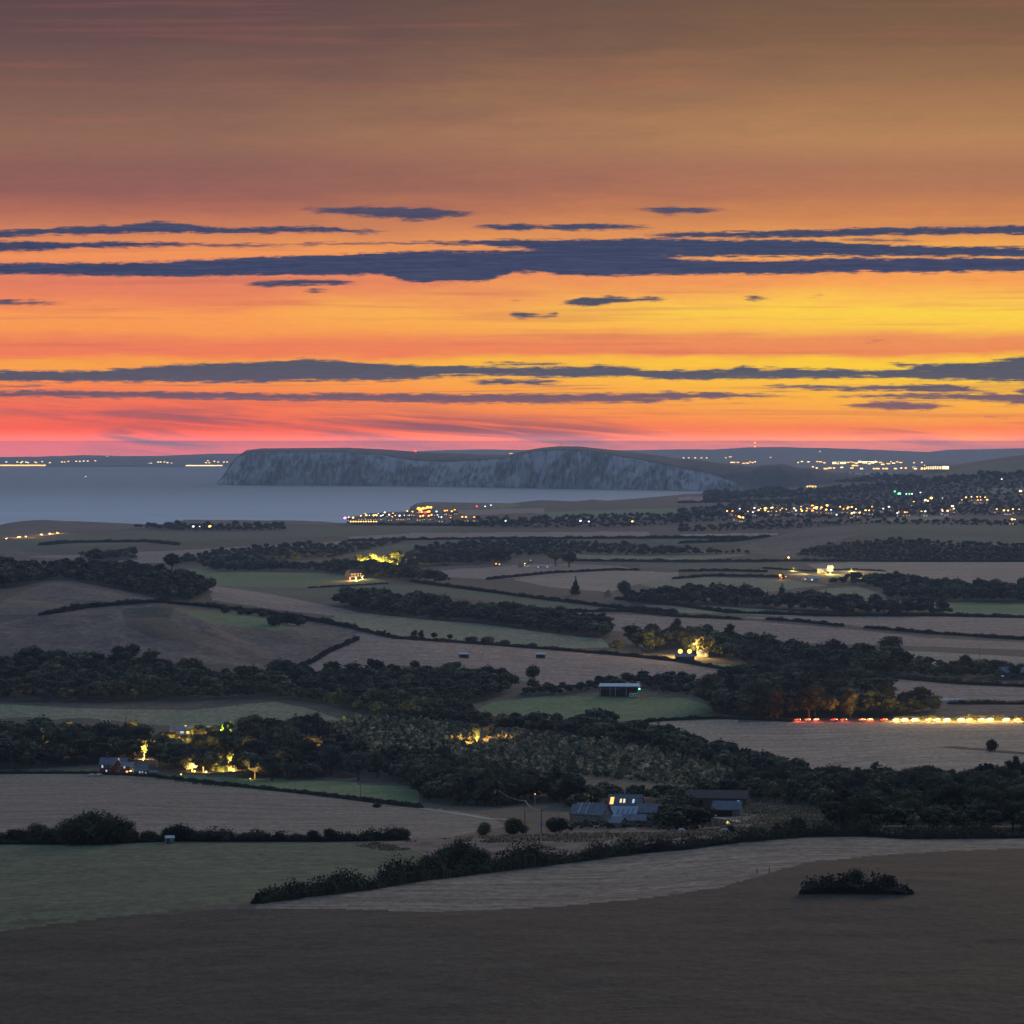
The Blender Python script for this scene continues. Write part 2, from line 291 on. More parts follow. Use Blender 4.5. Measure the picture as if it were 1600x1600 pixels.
# ------------------------------------------------------------------ terrain: heights over (bearing, distance)
CP, SP = math.cos(PITCH), math.sin(PITCH)
def pix_ray(px, py):
    """photo position -> (tan bearing, slope)"""
    v = (800.0 - np.asarray(py, float)) / F
    yw = CP + v * SP
    return (np.asarray(px, float) - 800.0) / F / yw, (v * CP - SP) / yw
def proj(u, s):
    """(tan bearing, slope) -> photo position, for an unrotated camera ray (u, 1, s)"""
    fwd = CP - s * SP
    return 800.0 + F * u / fwd, 800.0 - F * (s * CP + SP) / fwd
def zat(py, d): return CAM_H + pix_ray(800, py)[1] * d
def ip(x, pts):
    p = np.array(pts, float); return np.interp(x, p[:, 0], p[:, 1])
NEAR = [(560,1900,110),(800,1600,95),(1060,1415,91)]
COLS = {
 -150:[(560,1900),(800,1610),(1060,1425),(1200,1372),(1300,1330),(1700,1302),(2000,1262),(2400,1222),(2500,1205),(2800,1150),(3000,1115),(3300,1078),(3500,1040),(3750,990),(4000,945),(4350,912),(4800,875),(5200,858),(5600,868),(6400,880),(7200,866),(8200,848),(9300,831)],
 0:[(560,1900),(800,1600),(1060,1415),(1200,1366),(1300,1325),(1700,1300),(2000,1262),(2400,1220),(2500,1207),(2800,1162),(2950,1135),(3060,1108),(3300,1078),(3500,1038),(3700,992),(3950,952),(4150,932),(4300,918),(4600,895),(5000,860),(5600,876),(6400,885),(7200,866),(8000,848),(9300,831)],
 120:[(1300,1324),(2000,1262),(2500,1205),(3000,1114),(3400,1060),(3700,985),(3900,958),(4100,950),(4300,911),(4500,908),(4800,878),(5100,872),(5400,880),(6200,895),(7200,868),(9300,831)],
 250:[(1300,1320),(2000,1262),(2500,1210),(2800,1164),(2950,1138),(3080,1109),(3400,1062),(3600,1015),(3850,960),(3980,946),(4200,943),(4500,918),(4750,885),(5100,893),(6200,893),(7200,866),(9300,831)],
 400:[(560,1900),(800,1590),(1060,1405),(1200,1355),(1300,1318),(1700,1300),(2000,1262),(2300,1230),(2450,1215),(2800,1160),(2950,1138),(3060,1112),(3160,1095),(3300,1086),(3500,1054),(3700,1022),(3900,985),(4100,963),(4400,944),(4800,935),(5200,925),(5800,905),(6500,883),(7500,860),(9000,834)],
 600:[(560,1900),(800,1585),(1060,1400),(1200,1352),(1300,1318),(1700,1297),(2000,1262),(2400,1225),(2700,1174),(3000,1125),(3300,1084),(3600,1040),(3900,1000),(4300,964),(4800,944),(5400,915),(6200,894),(7500,860),(9000,832)],
 800:[(560,1900),(800,1580),(1060,1400),(1200,1350),(1300,1315),(1700,1294),(2000,1260),(2400,1222),(2800,1159),(3200,1103),(3600,1048),(4000,1008),(4500,970),(5000,944),(5600,919),(6300,897),(7500,861),(9000,830),(11500,797)],
 1000:[(560,1900),(800,1575),(1060,1395),(1200,1343),(1300,1311),(1700,1292),(1850,1275),(2300,1228),(2700,1170),(3200,1103),(3700,1042),(4200,1000),(4700,965),(5400,930),(6300,900),(7500,864),(9000,831),(11500,798),(13500,784)],
 1200:[(560,1900),(800,1570),(1060,1380),(1200,1326),(1280,1305),(1700,1285),(1850,1265),(2200,1232),(2600,1190),(2950,1130),(3400,1080),(3900,1030),(4500,981),(5000,950),(5700,914),(6500,886),(7300,865),(7800,846),(8200,827),(8700,834),(9500,820),(11500,800),(13500,783),(15500,769),(16800,767)],
 1400:[(560,1900),(800,1570),(1060,1375),(1200,1325),(1300,1303),(1700,1280),(2100,1232),(2500,1190),(2950,1129),(3400,1075),(4000,1018),(4600,975),(5200,943),(6000,906),(6600,884),(7000,874),(7600,842),(8000,822),(8600,833),(9500,817),(11500,797),(13500,775),(15000,756),(16500,745),(17600,744)],
 1600:[(560,1900),(800,1570),(1060,1375),(1200,1330),(1300,1306),(1700,1282),(2100,1232),(2500,1190),(2950,1127),(3400,1075),(4000,1018),(4600,975),(5200,943),(6000,907),(6600,884),(7000,874),(7600,843),(8000,823),(8600,830),(9500,816),(11500,790),(13000,760),(14000,734),(14800,740),(16000,714)],
 1780:[(560,1900),(1060,1375),(1300,1308),(2100,1232),(2950,1125),(4000,1018),(5200,943),(7000,873),(8000,821),(9500,812),(11500,780),(13000,745),(14500,722),(16000,702)],
}
cp = np.array([(c, d, y) for c, l in COLS.items() for d, y in l], float)
cz = zat(cp[:, 2], cp[:, 1])
def warp(px, d): return np.stack([np.asarray(px, float) / 330.0, np.log(d) * 5.0], -1)
K = warp(cp[:, 0], cp[:, 1]); n = len(K)
def tps(a, b):
    r2 = ((a[:, None, :] - b[None, :, :]) ** 2).sum(-1) + 1e-9
    return .5 * r2 * np.log(r2)
Amat = np.zeros((n + 3, n + 3)); Amat[:n, :n] = tps(K, K) + np.eye(n) * .02
Amat[:n, n] = 1; Amat[:n, n + 1:] = K; Amat[n, :n] = 1; Amat[n + 1:, :n] = K.T
Wt = np.linalg.solve(Amat, np.concatenate([cz, [0, 0, 0]]))
def vnoise(x, y, seed):
    r = np.random.default_rng(seed); T = r.random((256, 256))
    xi = np.floor(x).astype(int); yi = np.floor(y).astype(int); fx = x - xi; fy = y - yi
    fx = fx * fx * (3 - 2 * fx); fy = fy * fy * (3 - 2 * fy)
    a = T[xi % 256, yi % 256]; b = T[(xi + 1) % 256, yi % 256]; c = T[xi % 256, (yi + 1) % 256]; e = T[(xi + 1) % 256, (yi + 1) % 256]
    return (a * (1 - fx) + b * fx) * (1 - fy) + (c * (1 - fx) + e * fx) * fy - .5
NC = 1000
PXC = np.linspace(-190, 1790, NC); UC = (PXC - 800) / F
DR = np.concatenate([1 / np.linspace(1 / 560., 1 / 3000., 330, endpoint=False), 1 / np.linspace(1 / 3000., 1 / 12000., 470, endpoint=False),
                     np.geomspace(12000, 20500, 110, endpoint=False), np.geomspace(20500, 56000, 120)])
NR = len(DR)
# evaluate the smooth surface on a coarse lattice, then interpolate
cpx = np.linspace(-190, 1790, 100); cd = np.geomspace(555, 20600, 300)
Q = warp(*np.meshgrid(cpx, cd)).reshape(-1, 2)
S = np.concatenate([tps(Q[i:i + 5000], K) @ Wt[:n] for i in range(0, len(Q), 5000)]) + Wt[n] + Q @ Wt[n + 1:]
S = S.reshape(len(cd), len(cpx))
tmp = np.stack([np.interp(PXC, cpx, row) for row in S])
ZG = np.stack([np.interp(np.log(DR), np.log(cd), tmp[:, j]) for j in range(NC)], 1)
DD = DR[:, None] * np.ones(NC); UU = np.ones(NR)[:, None] * UC; XX = UU * DD; PP = np.ones(NR)[:, None] * PXC
# folds and roughness of the ground
ZG += 5.0 * np.clip((DD - 2600) / 1500, 0, 1) * vnoise(XX / 260, DD / 420, 1) + 2.2 * vnoise(XX / 90 + 7, DD / 130, 2) + .5 * vnoise(XX / 14, DD / 18, 3)
# hollows and gullies on the near hill side
gul = np.exp(-((PP - 250) / 260) ** 2) * np.exp(-((DD - 3750) / 300) ** 2)
ZG += gul * (11 * vnoise(XX / 150 + 3, DD / 210, 15) + 16 * vnoise(XX / 55 + DD / 160, DD / 400, 5) + 5 * vnoise(XX / 22, DD / 60, 6))
# coast: distance and brink height by bearing
DCO = [(-190,10200),(0,10300),(100,10400),(240,10450),(252,10550),(540,10800),(560,11000),(600,11200),(636,11500),(641,12300),(665,12600),(732,13000),(844,14000),(928,14500),(1002,15200),(1036,16000),(1070,16800),(1121,17200),(1165,17500),(1180,18600),(1330,18600),(1600,18900),(1790,19000)]
YCO = [(-190,826),(0,820),(17,816),(40,813),(74,812),(135,815),(240,819),(252,819),(262,816),(290,812),(330,812),(472,813),(540,817),(550,808),(575,802),(600,800),(636,799),(642,791),(652,786),(665,784),(732,785),(800,786),(844,781),(900,783),(928,780),(948,782),(1002,778),(1036,775),(1070,772),(1121,769),(1165,768)]
dco = ip(PP, DCO); brink = zat(ip(PP, YCO), dco)
w = np.clip((DD - (dco - 1500)) / 1400, 0, 1); w = w * w * (3 - 2 * w)
westp = PP < 1172
ZG = np.where(westp, ZG * (1 - w) + brink * w, ZG)
ZG = np.maximum(ZG, 2.5)
drop = np.clip((DD - dco) / np.where(westp, 70., 900.), 0, 1)
ZG = ZG * (1 - drop) - 8 * drop
# mainland across the water
far_start = ip(PP, [(-190,35200),(380,35200),(640,30000),(1100,28000),(1440,28000),(1790,27000)])
ycoast = ip(PP, [(-190,717),(60,718),(200,716.5),(380,717),(640,722),(1790,724)])
yhill = ip(PP, [(-190,716),(0,714),(60,713.5),(130,711),(200,712.5),(250,712),(330,709),(400,708),(600,707),(675,704),(750,702),(820,703),(1000,703),(1060,702),(1117,702),(1178,698.5),(1222,698.5),(1296,700),(1397,704),(1448,706),(1482,703),(1566,701),(1600,700.5),(1790,698)])
z1 = zat(ycoast, far_start + 3500); z2 = zat(yhill, 50000.)
t1 = np.clip((DD - far_start) / 3500, 0, 1); t1 = t1 * t1 * (3 - 2 * t1)
lowland = np.where(PP < 420, z1, np.minimum(z1, 22.))
zf = np.where(DD < far_start, -8, -8 + 14 * np.clip((DD - far_start) / 60, 0, 1) + (lowland - 6) * t1)
t2 = np.clip((DD - 42000) / 8000, 0, 1); t2 = t2 * t2 * (3 - 2 * t2)
zf = zf * (1 - t2) + z2 * t2 + (DD > far_start + 1000) * (5 * vnoise(XX / 260, DD / 900, 8) + 3.0 * vnoise(XX / 90, DD / 300, 9))
zf = np.where(DD > 50000, zf - (DD - 50000) * .012, zf)
ZG = np.where(DD > 20600, zf, ZG)
SG = (ZG - CAM_H) / DD; SG = SG + 0.0
CM = np.maximum.accumulate(SG, 0)
def ground_z(x, d):
    x = np.asarray(x, float); d = np.asarray(d, float)
    c = np.clip((x / d - UC[0]) / (UC[1] - UC[0]), 0, NC - 1.001); ci = c.astype(int); cf = c - ci
    r = np.clip(np.searchsorted(DR, d) - 1, 0, NR - 2); rf = np.clip((d - DR[r]) / (DR[r + 1] - DR[r]), 0, 1)
    a = ZG[r, ci] * (1 - cf) + ZG[r, ci + 1] * cf; b = ZG[r + 1, ci] * (1 - cf) + ZG[r + 1, ci + 1] * cf
    return a * (1 - rf) + b * rf
def hit(px, py):
    """where the line of sight through a photo position meets the ground -> arrays x, d, z"""
    px = np.atleast_1d(np.asarray(px, float)); py = np.atleast_1d(np.asarray(py, float))
    u, s = pix_ray(px, py)
    c = np.clip(np.round((u - UC[0]) / (UC[1] - UC[0])).astype(int), 0, NC - 1)
    r = np.array([np.searchsorted(CM[:, ci], si) for ci, si in zip(c, s)]); r = np.clip(r, 1, NR - 1)
    s0 = SG[r - 1, c]; s1 = SG[r, c]; f = np.clip((s - s0) / np.where(abs(s1 - s0) < 1e-9, 1e-9, s1 - s0), 0, 1)
    d = DR[r - 1] + f * (DR[r] - DR[r - 1])
    return u * d, d, ground_z(u * d, d)
def at(px, py):
    x, d, z = hit(px, py); return float(x[0]), float(d[0]), float(z[0])
def inside(px, py, poly):
    px = np.asarray(px); py = np.asarray(py); r = np.zeros(px.shape, bool); n = len(poly)
    for i in range(n):
        x0, y0 = poly[i]; x1, y1 = poly[(i + 1) % n]
        if y0 == y1: continue
        c = ((y0 > py) != (y1 > py)) & (px < (x1 - x0) * (py - y0) / (y1 - y0) + x0); r ^= c
    return r

# ------------------------------------------------------------------ ground cover, field by field
FM = {
 'rough': field_mat('rough_ground', (.060, .062, .042), (.095, .085, .058), .5),
 'pasture': field_mat('pasture_grass', (.064, .092, .050), (.100, .125, .068), .5, .06, .3),
 'green': field_mat('green_grass', (.090, .152, .060), (.120, .185, .075), .5, .05, .2),
 'pale': field_mat('dry_pasture', (.165, .185, .105), (.22, .22, .13), .45, .07, .25),
 'tan': field_mat('ripe_stubble', (.27, .215, .15), (.335, .265, .185), .6, .10, .18, tram=R(-12)),
 'stubble': field_mat('stubble', (.18, .15, .11), (.23, .195, .145), .6, .10, .18, 7.0, .004, .8, tram=R(9)),
 'straw': field_mat('straw', (.29, .25, .17), (.34, .29, .20), .5, .05, .2),
 'brown': field_mat('brown_down', (.095, .075, .060), (.18, .145, .115), .3, .04, .5, 12.0, .008, .9),
 'mauve': field_mat('bare_soil', (.24, .18, .14), (.29, .22, .17), .4, .08, .15, 11.0, tram=R(-5)),
 'dark': field_mat('rank_grass', (.026, .031, .022), (.045, .043, .030), .7),
 'wood': field_mat('woodland_floor', (.028, .034, .024), (.045, .046, .032), .5),
 'olive': field_mat('plantation_floor', (.075, .080, .045), (.115, .105, .065), .6),
 'beach': field_mat('shore', (.10, .09, .08), (.14, .12, .10), .1),
}
FIELDS = [  # (name, cover, polygon)
 ('pasture_field','pasture',[(-200,1314),(300,1308),(560,1313),(640,1325),(700,1350),(600,1372),(480,1392),(300,1420),(-200,1480)]),
 ('dry_meadow','brown',[(540,1319),(620,1311),(760,1306),(905,1300),(1070,1297),(1230,1288),(1180,1302),(1070,1318),(900,1334),(760,1348),(690,1345),(630,1326)]),
 ('farm_paddock','olive',[(1090,1290),(1110,1262),(1170,1250),(1230,1258),(1310,1270),(1300,1300),(1180,1304)]),
 ('stubble_field','stubble',[(740,1368),(860,1350),(1060,1330),(1260,1309),(1420,1309),(1800,1311),(1800,1318),(1400,1335),(1260,1348),(1200,1365),(1130,1390),(1000,1412),(800,1432),(600,1440),(400,1432),(400,1404),(560,1390)]),
 ('rank_meadow','dark',[(1260,1348),(1400,1335),(1800,1316),(1800,1700),(-200,1700),(-200,1480),(200,1432),(380,1421),(520,1421),(680,1426),(850,1419),(1000,1406),(1130,1387)]),
 ('grain_stubble','stubble',[(-200,1210),(0,1211),(200,1213),(300,1226),(480,1243),(660,1262),(760,1275),(790,1292),(700,1308),(600,1313),(560,1313),(300,1308),(-200,1314)]),
 ('grass_ley','green',[(230,1211),(330,1215),(540,1225),(655,1231),(653,1261),(560,1250),(400,1236),(300,1225)]),
 ('plantation_ground','olive',[(470,1150),(500,1130),(560,1122),(640,1122),(740,1136),(900,1156),(1060,1178),(1180,1213),(1150,1238),(1060,1232),(900,1218),(780,1212),(700,1202),(560,1192),(490,1175)]),
 ('knoll_pasture','pale',[(-200,1100),(0,1101),(150,1108),(300,1110),(380,1101),(430,1097),(480,1107),(535,1126),(420,1133),(300,1141),(150,1131),(-200,1120)]),
 ('brown_hillside','brown',[(-200,975),(0,974),(60,963),(180,948),(240,945),(330,955),(560,984),(605,1000),(560,1022),(480,1050),(330,1038),(220,1030),(60,1018),(-200,1025)]),
 ('ridge_fallow','brown',[(-200,855),(0,858),(60,864),(125,872),(60,882),(0,876),(-200,880)]),
 ('scrub_slope','rough',[(190,952),(272,946),(262,970),(300,985),(345,992),(300,1006),(240,1000),(195,978)]),
 ('brown_dome','brown',[(-200,945),(0,940),(50,918),(90,908),(130,908),(250,935),(180,948),(80,958),(-200,972)]),
 ('dark_ley','green',[(270,953),(330,955),(468,973),(440,986),(330,975)]),
 ('ploughed_slope','mauve',[(322,905),(430,930),(560,957),(610,972),(520,963),(420,951),(330,938)]),
 ('long_pasture','green',[(290,888),(420,894),(560,897),(610,912),(480,919),(330,915)]),
 ('valley_pasture','pasture',[(330,915),(480,919),(610,912),(760,925),(900,940),(945,951),(860,957),(760,938),(640,930),(540,936),(430,929)]),
 ('pale_pasture','pale',[(515,968),(540,956),(600,960),(700,970),(860,985),(935,992),(952,1012),(870,1014),(740,1003),(620,996),(560,985)]),
 ('brown_pasture','mauve',[(560,990),(620,999),(740,1007),(870,1017),(1060,1034),(1150,1050),(1190,1062),(1130,1075),(1060,1062),(980,1080),(900,1075),(820,1066),(740,1046),(640,1040),(500,1050),(460,1047),(520,1015)]),
 ('barn_pasture','green',[(720,1117),(770,1098),(850,1088),(1060,1090),(1100,1100),(1116,1112),(1060,1121),(960,1129),(870,1134),(800,1125)]),
 ('wide_stubble','tan',[(985,1136),(1060,1128),(1300,1131),(1800,1133),(1800,1190),(1600,1197),(1480,1228),(1350,1224),(1200,1197),(1060,1162)]),
 ('roadside_field','mauve',[(1335,1062),(1460,1061),(1800,1078),(1800,1096),(1460,1094),(1390,1092)]),
 ('roadside_pasture','brown',[(1390,1098),(1460,1097),(1800,1099),(1800,1124),(1460,1124),(1395,1122)]),
 ('soil_field','mauve',[(865,958),(960,960),(1060,965),(1180,971),(1330,984),(1450,997),(1800,1014),(1800,1022),(1400,1009),(1300,1006),(1140,1004),(1080,992),(950,986),(900,972)]),
 ('upper_soil_field','mauve',[(1150,964),(1330,965),(1450,964),(1800,968),(1800,1003),(1450,987),(1330,978)]),
 ('strip_pasture','pale',[(990,944),(1100,946),(1240,955),(1400,963),(1250,964),(1060,957)]),
 ('round_pasture','pale',[(1245,930),(1290,920),(1340,917),(1400,935),(1380,946),(1290,946)]),
 ('dell_pasture','green',[(1390,938),(1600,943),(1800,946),(1800,965),(1500,960),(1400,948)]),
 ('straw_strip','straw',[(1270,1009),(1340,1013),(1600,1027),(1800,1036),(1800,1042),(1600,1032),(1340,1019)]),
 ('small_soil_field','tan',[(1340,1019),(1600,1032),(1800,1042),(1800,1052),(1500,1048),(1400,1032)]),
 ('lane_pasture','green',[(1105,1038),(1200,1040),(1330,1050),(1335,1058),(1250,1056),(1120,1046)]),
 ('broad_soil_field','tan',[(1260,882),(1340,878),(1600,878),(1800,877),(1800,920),(1500,920),(1440,908),(1380,903),(1280,893)]),
 ('brown_hill','brown',[(1140,860),(1200,842),(1250,829),(1330,820),(1345,835),(1290,850),(1240,872),(1200,868)]),
 ('green_hill','pasture',[(1330,820),(1400,819),(1600,820),(1800,818),(1800,852),(1500,852),(1345,838)]),
 ('light_pasture','pale',[(880,868),(960,856),(1060,857),(1172,868),(1060,878),(940,877)]),
 ('mid_pasture','pasture',[(1000,880),(1200,880),(1260,888),(1200,893),(1060,890),(1000,888)]),
 ('slope_pasture','pale',[(1000,906),(1100,902),(1230,906),(1292,915),(1200,925),(1060,930),(1000,914)]),
 ('tan_field','mauve',[(660,893),(840,881),(960,884),(992,889),(840,903),(760,905),(680,901)]),
 ('grey_field','tan',[(800,906),(960,892),(1060,895),(1060,905),(1000,912),(950,925),(860,918)]),
 ('heath_field','mauve',[(540,839),(660,833),(1010,831),(1020,839),(700,842),(560,846)]),
 ('plain_pasture','pasture',[(480,852),(700,849),(720,866),(650,873),(480,868)]),
 ('coast_pasture','pasture',[(-200,862),(0,850),(100,833),(300,827),(540,823),(720,820),(700,831),(540,838),(300,846),(60,858),(-200,880)]),
 ('fallow_field','mauve',[(40,870),(240,862),(540,846),(540,851),(480,853),(420,866),(300,880),(200,880)]),
 ('cliff_heath','brown',[(-200,832),(0,820),(37,811),(135,813),(250,818),(280,811),(540,812),(545,819),(400,820),(250,824),(120,831),(0,848),(-200,864)]),
 ('pale_lane_field','straw',[(1060,835),(1215,834),(1215,837),(1060,838)]),
 ('small_pasture','pasture',[(1000,842),(1190,840),(1170,852),(1060,852)]),
 ('bay_pasture','green',[(830,801),(1060,794),(1060,806),(860,812)]),
 ('bay_heath','mauve',[(700,798),(850,794),(850,801),(730,806)]),
 ('headland_heath','brown',[(640,793),(655,784),(730,784),(770,787),(740,796),(660,798)]),
 ('lit_bank','green',[(765,788),(800,786),(812,790),(790,795),(768,795)]),
 ('north_field','mauve',[(1060,777),(1170,775),(1200,778),(1150,783),(1060,785)]),
 ('north_strip','stubble',[(1160,789),(1300,785),(1330,788),(1200,796)]),
 ('village_green','pale',[(1360,812),(1440,807),(1500,807),(1440,815),(1360,815)]),
 ('ridge_pasture','pale',[(1500,770),(1560,762),(1620,760),(1640,766),(1560,773)]),
 ('ridge_down','pasture',[(1460,742),(1540,724),(1800,700),(1800,720),(1600,735),(1500,748)]),
]
gpx, gpy = proj(UU, (ZG - CAM_H) / DD)
fid = np.zeros((NR, NC), np.int32)
wob = 1.6 * vnoise(PP / 24, gpy / 8, 21)
for k, (_, _, poly) in enumerate(FIELDS): fid[inside(gpx + wob * 2, gpy + wob * .6, poly)] = k + 1
WOODS = {}
def wood_floor(poly, soft=False):
    k = inside(gpx, gpy, poly)
    if soft: k &= fid == 0
    fid[k] = 900
# ------------------------------------------------------------------ woods: outlines of where the trunks stand
# name, label, polygon, spacing m, height m, mix of kinds
WOODL = [
 ('ridge','dark broadleaf tree in the wood along the ridge above the brown dome',[(-200,888),(0,884),(60,888),(130,885),(200,890),(260,897),(310,908),(332,925),(300,940),(240,934),(150,914),(90,904),(40,915),(-200,945)],9,9,'o'),
 ('valley','dark round tree in the valley wood under the brown hillside',[(-200,1044),(0,1038),(60,1030),(150,1048),(260,1044),(330,1058),(440,1056),(540,1062),(640,1056),(740,1060),(790,1070),(800,1082),(725,1105),(640,1117),(545,1112),(500,1100),(430,1092),(330,1094),(150,1099),(-200,1094)],10,10,'o'),
 ('house','tall dark tree in the wood behind the red brick house',[(-200,1166),(0,1163),(60,1158),(140,1160),(220,1164),(300,1163),(400,1160),(480,1158),(520,1172),(560,1180),(560,1205),(480,1219),(380,1215),(262,1205),(240,1190),(130,1196),(60,1200),(-200,1206)],8.5,12,'otp'),
 ('copse','dark tree in the copse between the plantation and the farmyard',[(560,1196),(700,1207),(740,1226),(830,1240),(900,1238),(893,1262),(850,1250),(780,1262),(700,1258),(660,1255),(652,1236),(600,1215),(545,1215)],9,10,'ot'),
 ('belt','dark tree in the belt along the upper edge of the plantation',[(545,1112),(640,1117),(725,1112),(742,1130),(860,1138),(960,1139),(1000,1150),(1100,1178),(1190,1206),(1240,1225),(1215,1232),(1150,1212),(1040,1180),(920,1160),(760,1142),(620,1126)],9,9,'o'),
 ('stream','black leafy tree in the stream side wood below the wide stubble field',[(1160,1225),(1240,1224),(1330,1232),(1450,1238),(1500,1238),(1560,1228),(1800,1222),(1800,1303),(1450,1303),(1300,1296),(1290,1272),(1240,1258),(1165,1250)],8.5,9,'ot'),
 ('farm','bushy dark tree beside the stone farm buildings',[(1045,1252),(1075,1262),(1075,1290),(1090,1300),(1040,1298),(1000,1295),(960,1296),(900,1296),(890,1300),(895,1290),(960,1291),(1010,1287)],4.0,1.7,'o'),
 ('yard','bushy tree beside the stone farmyard',[(1042,1264),(1075,1268),(1092,1299),(1050,1300),(1030,1284)],6,6,'o'),
 ('rear','bushy tree behind the stone farm roofs',[(885,1256),(940,1246),(1050,1246),(1100,1248),(1190,1246),(1210,1256),(1150,1252),(1050,1256),(1020,1254),(950,1254),(890,1268)],8,6.5,'o'),
 ('road','tall dark tree in the big wood beside the road',[(1112,1112),(1130,1085),(1200,1068),(1260,1074),(1330,1084),(1385,1100),(1390,1121),(1240,1123),(1150,1120)],9.5,15,'ot'),
 ('spinney','slim tree in the small spinney at the end of the roadside wood',[(1388,1108),(1430,1104),(1460,1106),(1462,1114),(1400,1119)],8,11,'ot'),
 ('lamp','dark tree in the wood around the twin farm lights',[(985,1006),(1060,1003),(1130,1008),(1200,1020),(1300,1024),(1350,1032),(1430,1046),(1340,1056),(1300,1044),(1240,1052),(1120,1030),(1085,1026),(1060,1010),(1010,1022)],11,13,'ot'),
 ('lane','dark tree in the row by the lane under the straw coloured strip',[(1340,1042),(1450,1040),(1600,1052),(1800,1060),(1800,1068),(1460,1060),(1350,1052)],11,9,'ot'),
 ('slope','dark tree in the long wood between two pale slopes',[(530,947),(560,941),(650,946),(720,956),(800,966),(900,977),(955,986),(948,998),(880,993),(760,976),(640,966),(560,957)],11,12,'o'),
 ('shed','dark bush tree around the long open barn',[(815,1082),(850,1078),(900,1076),(935,1070),(1010,1068),(1060,1068),(1110,1078),(1100,1090),(1040,1086),(1005,1076),(930,1079),(880,1086),(815,1090)],9,7,'o'),
 ('mid','dark tree in the wood beyond the hedged strip fields',[(978,938),(1060,936),(1180,941),(1240,948),(1290,950),(1470,956),(1485,961),(1380,963),(1250,956),(1100,946),(985,946)],13,13,'otp'),
 ('east','dark tree in the wood below the broad bare field',[(1380,925),(1470,921),(1800,928),(1800,945),(1480,941),(1385,937)],13,12,'o'),
 ('manor','dark tree around the floodlit manor house',[(490,890),(560,884),(600,895),(650,902),(705,914),(600,905),(510,897)],13,12,'o'),
 ('manorback','dark tree in the belt behind the manor lights',[(318,888),(400,884),(490,886),(500,893),(340,894)],14,10,'o'),
 ('hamlet','dark tree in the hamlet on the plain',[(560,878),(650,876),(690,872),(790,872),(800,880),(700,884),(640,888),(560,884)],15,13,'o'),
 ('plainwood','tree of the far plain woodland',[(640,862),(720,851),(860,848),(1000,856),(1060,862),(1180,866),(1000,869),(900,867),(760,872),(700,870)],17,8,'o'),
 ('heathwood','tree of the low scrub wood on the plain',[(255,882),(330,866),(450,856),(560,852),(640,846),(520,872),(330,884)],17,8,'o'),
 ('duskwood','tree of the hollow on the plain',[(120,870),(200,866),(215,874),(150,879)],16,11,'o'),
 ('stripwood','tree of the dark shelter belt near the sea cliff',[(205,826),(300,823),(440,824),(450,830),(300,831)],20,10,'o'),
 ('hillscrub','scrub tree on the slope under the green hill',[(1240,868),(1300,852),(1400,846),(1500,852),(1800,855),(1800,877),(1340,877)],10.5,6,'o'),
 ('farmscrub','dark shrubby tree beside the floodlit farm',[(1290,914),(1330,905),(1400,903),(1440,908),(1480,921),(1400,928),(1340,914)],14,8,'o'),
 ('villagewood','tree among the lit village on the far slope',[(1060,826),(1200,816),(1330,818),(1400,815),(1800,820),(1800,826),(1330,820),(1230,828),(1060,833)],24,8,'o'),
 ('townwood','tree on the wooded slope above the village',[(1060,800),(1180,786),(1300,775),(1400,762),(1500,757),(1560,754),(1800,742),(1800,812),(1500,806),(1350,812),(1200,812),(1060,820)],30,9,'o'),
 ('ridgewood','tree along the crest of the far wooded ridge',[(1100,771),(1165,772),(1208,766),(1249,771),(1296,766),(1364,760),(1431,754),(1499,747),(1556,743),(1800,733),(1800,742),(1500,757),(1300,776),(1100,786)],30,14,'o'),
 ('baywood','tree on the low land beside the bay',[(840,812),(960,806),(1060,806),(1060,820),(960,826),(760,826),(700,820),(760,812)],28,9,'o'),
 ('saddlewood','tree on the wooded saddle behind the headland',[(1178,744),(1250,752),(1330,756),(1440,754),(1440,746),(1330,743),(1250,738)],34,12,'o'),
]
for w_ in WOODL:
    wood_floor(w_[2], w_[0] in ('townwood', 'baywood', 'villagewood'))
# build one mesh per field; everything else is rough ground / sea bed
vid = np.arange(NR * NC).reshape(NR, NC)
quads = np.stack([vid[:-1, :-1], vid[:-1, 1:], vid[1:, 1:], vid[1:, :-1]], -1).reshape(-1, 4)
fq = fid[:-1, :-1].ravel()
zq = ZG[:-1, :-1].ravel(); dq = DD[:-1, :-1].ravel()
keep = zq > -7.9
VG = np.stack([XX, DD, ZG], -1).reshape(-1, 3)
def piece(name, sel, m):
    q = quads[sel & keep]
    if not len(q): return None
    u, inv = np.unique(q, return_inverse=True)
    o = mesh_np(name, VG[u], inv.reshape(-1, 4), [m], smooth=True); o['kind'] = 'structure'; return o
far_m = field_mat('distant_country', (.075, .080, .060), (.12, .11, .085), .01, 0, 0, 9, .0012, .2)
piece('ground', (fq == 0) & (dq < 20600), FM['rough'])
piece('distant_hills', (fq == 0) & (dq >= 20600), far_m)
piece('woodland_floor', fq == 900, FM['wood'])
for k, (nm, cov, _) in enumerate(FIELDS): piece(nm, fq == k + 1, FM[cov])
tg = mesh_np('terrain', [(-9000, 300, -30), (9000, 300, -30), (9000, 56000, -30), (-9000, 56000, -30)], np.array([[0, 1, 2, 3]]), [FM['rough']]); tg['kind'] = 'structure'

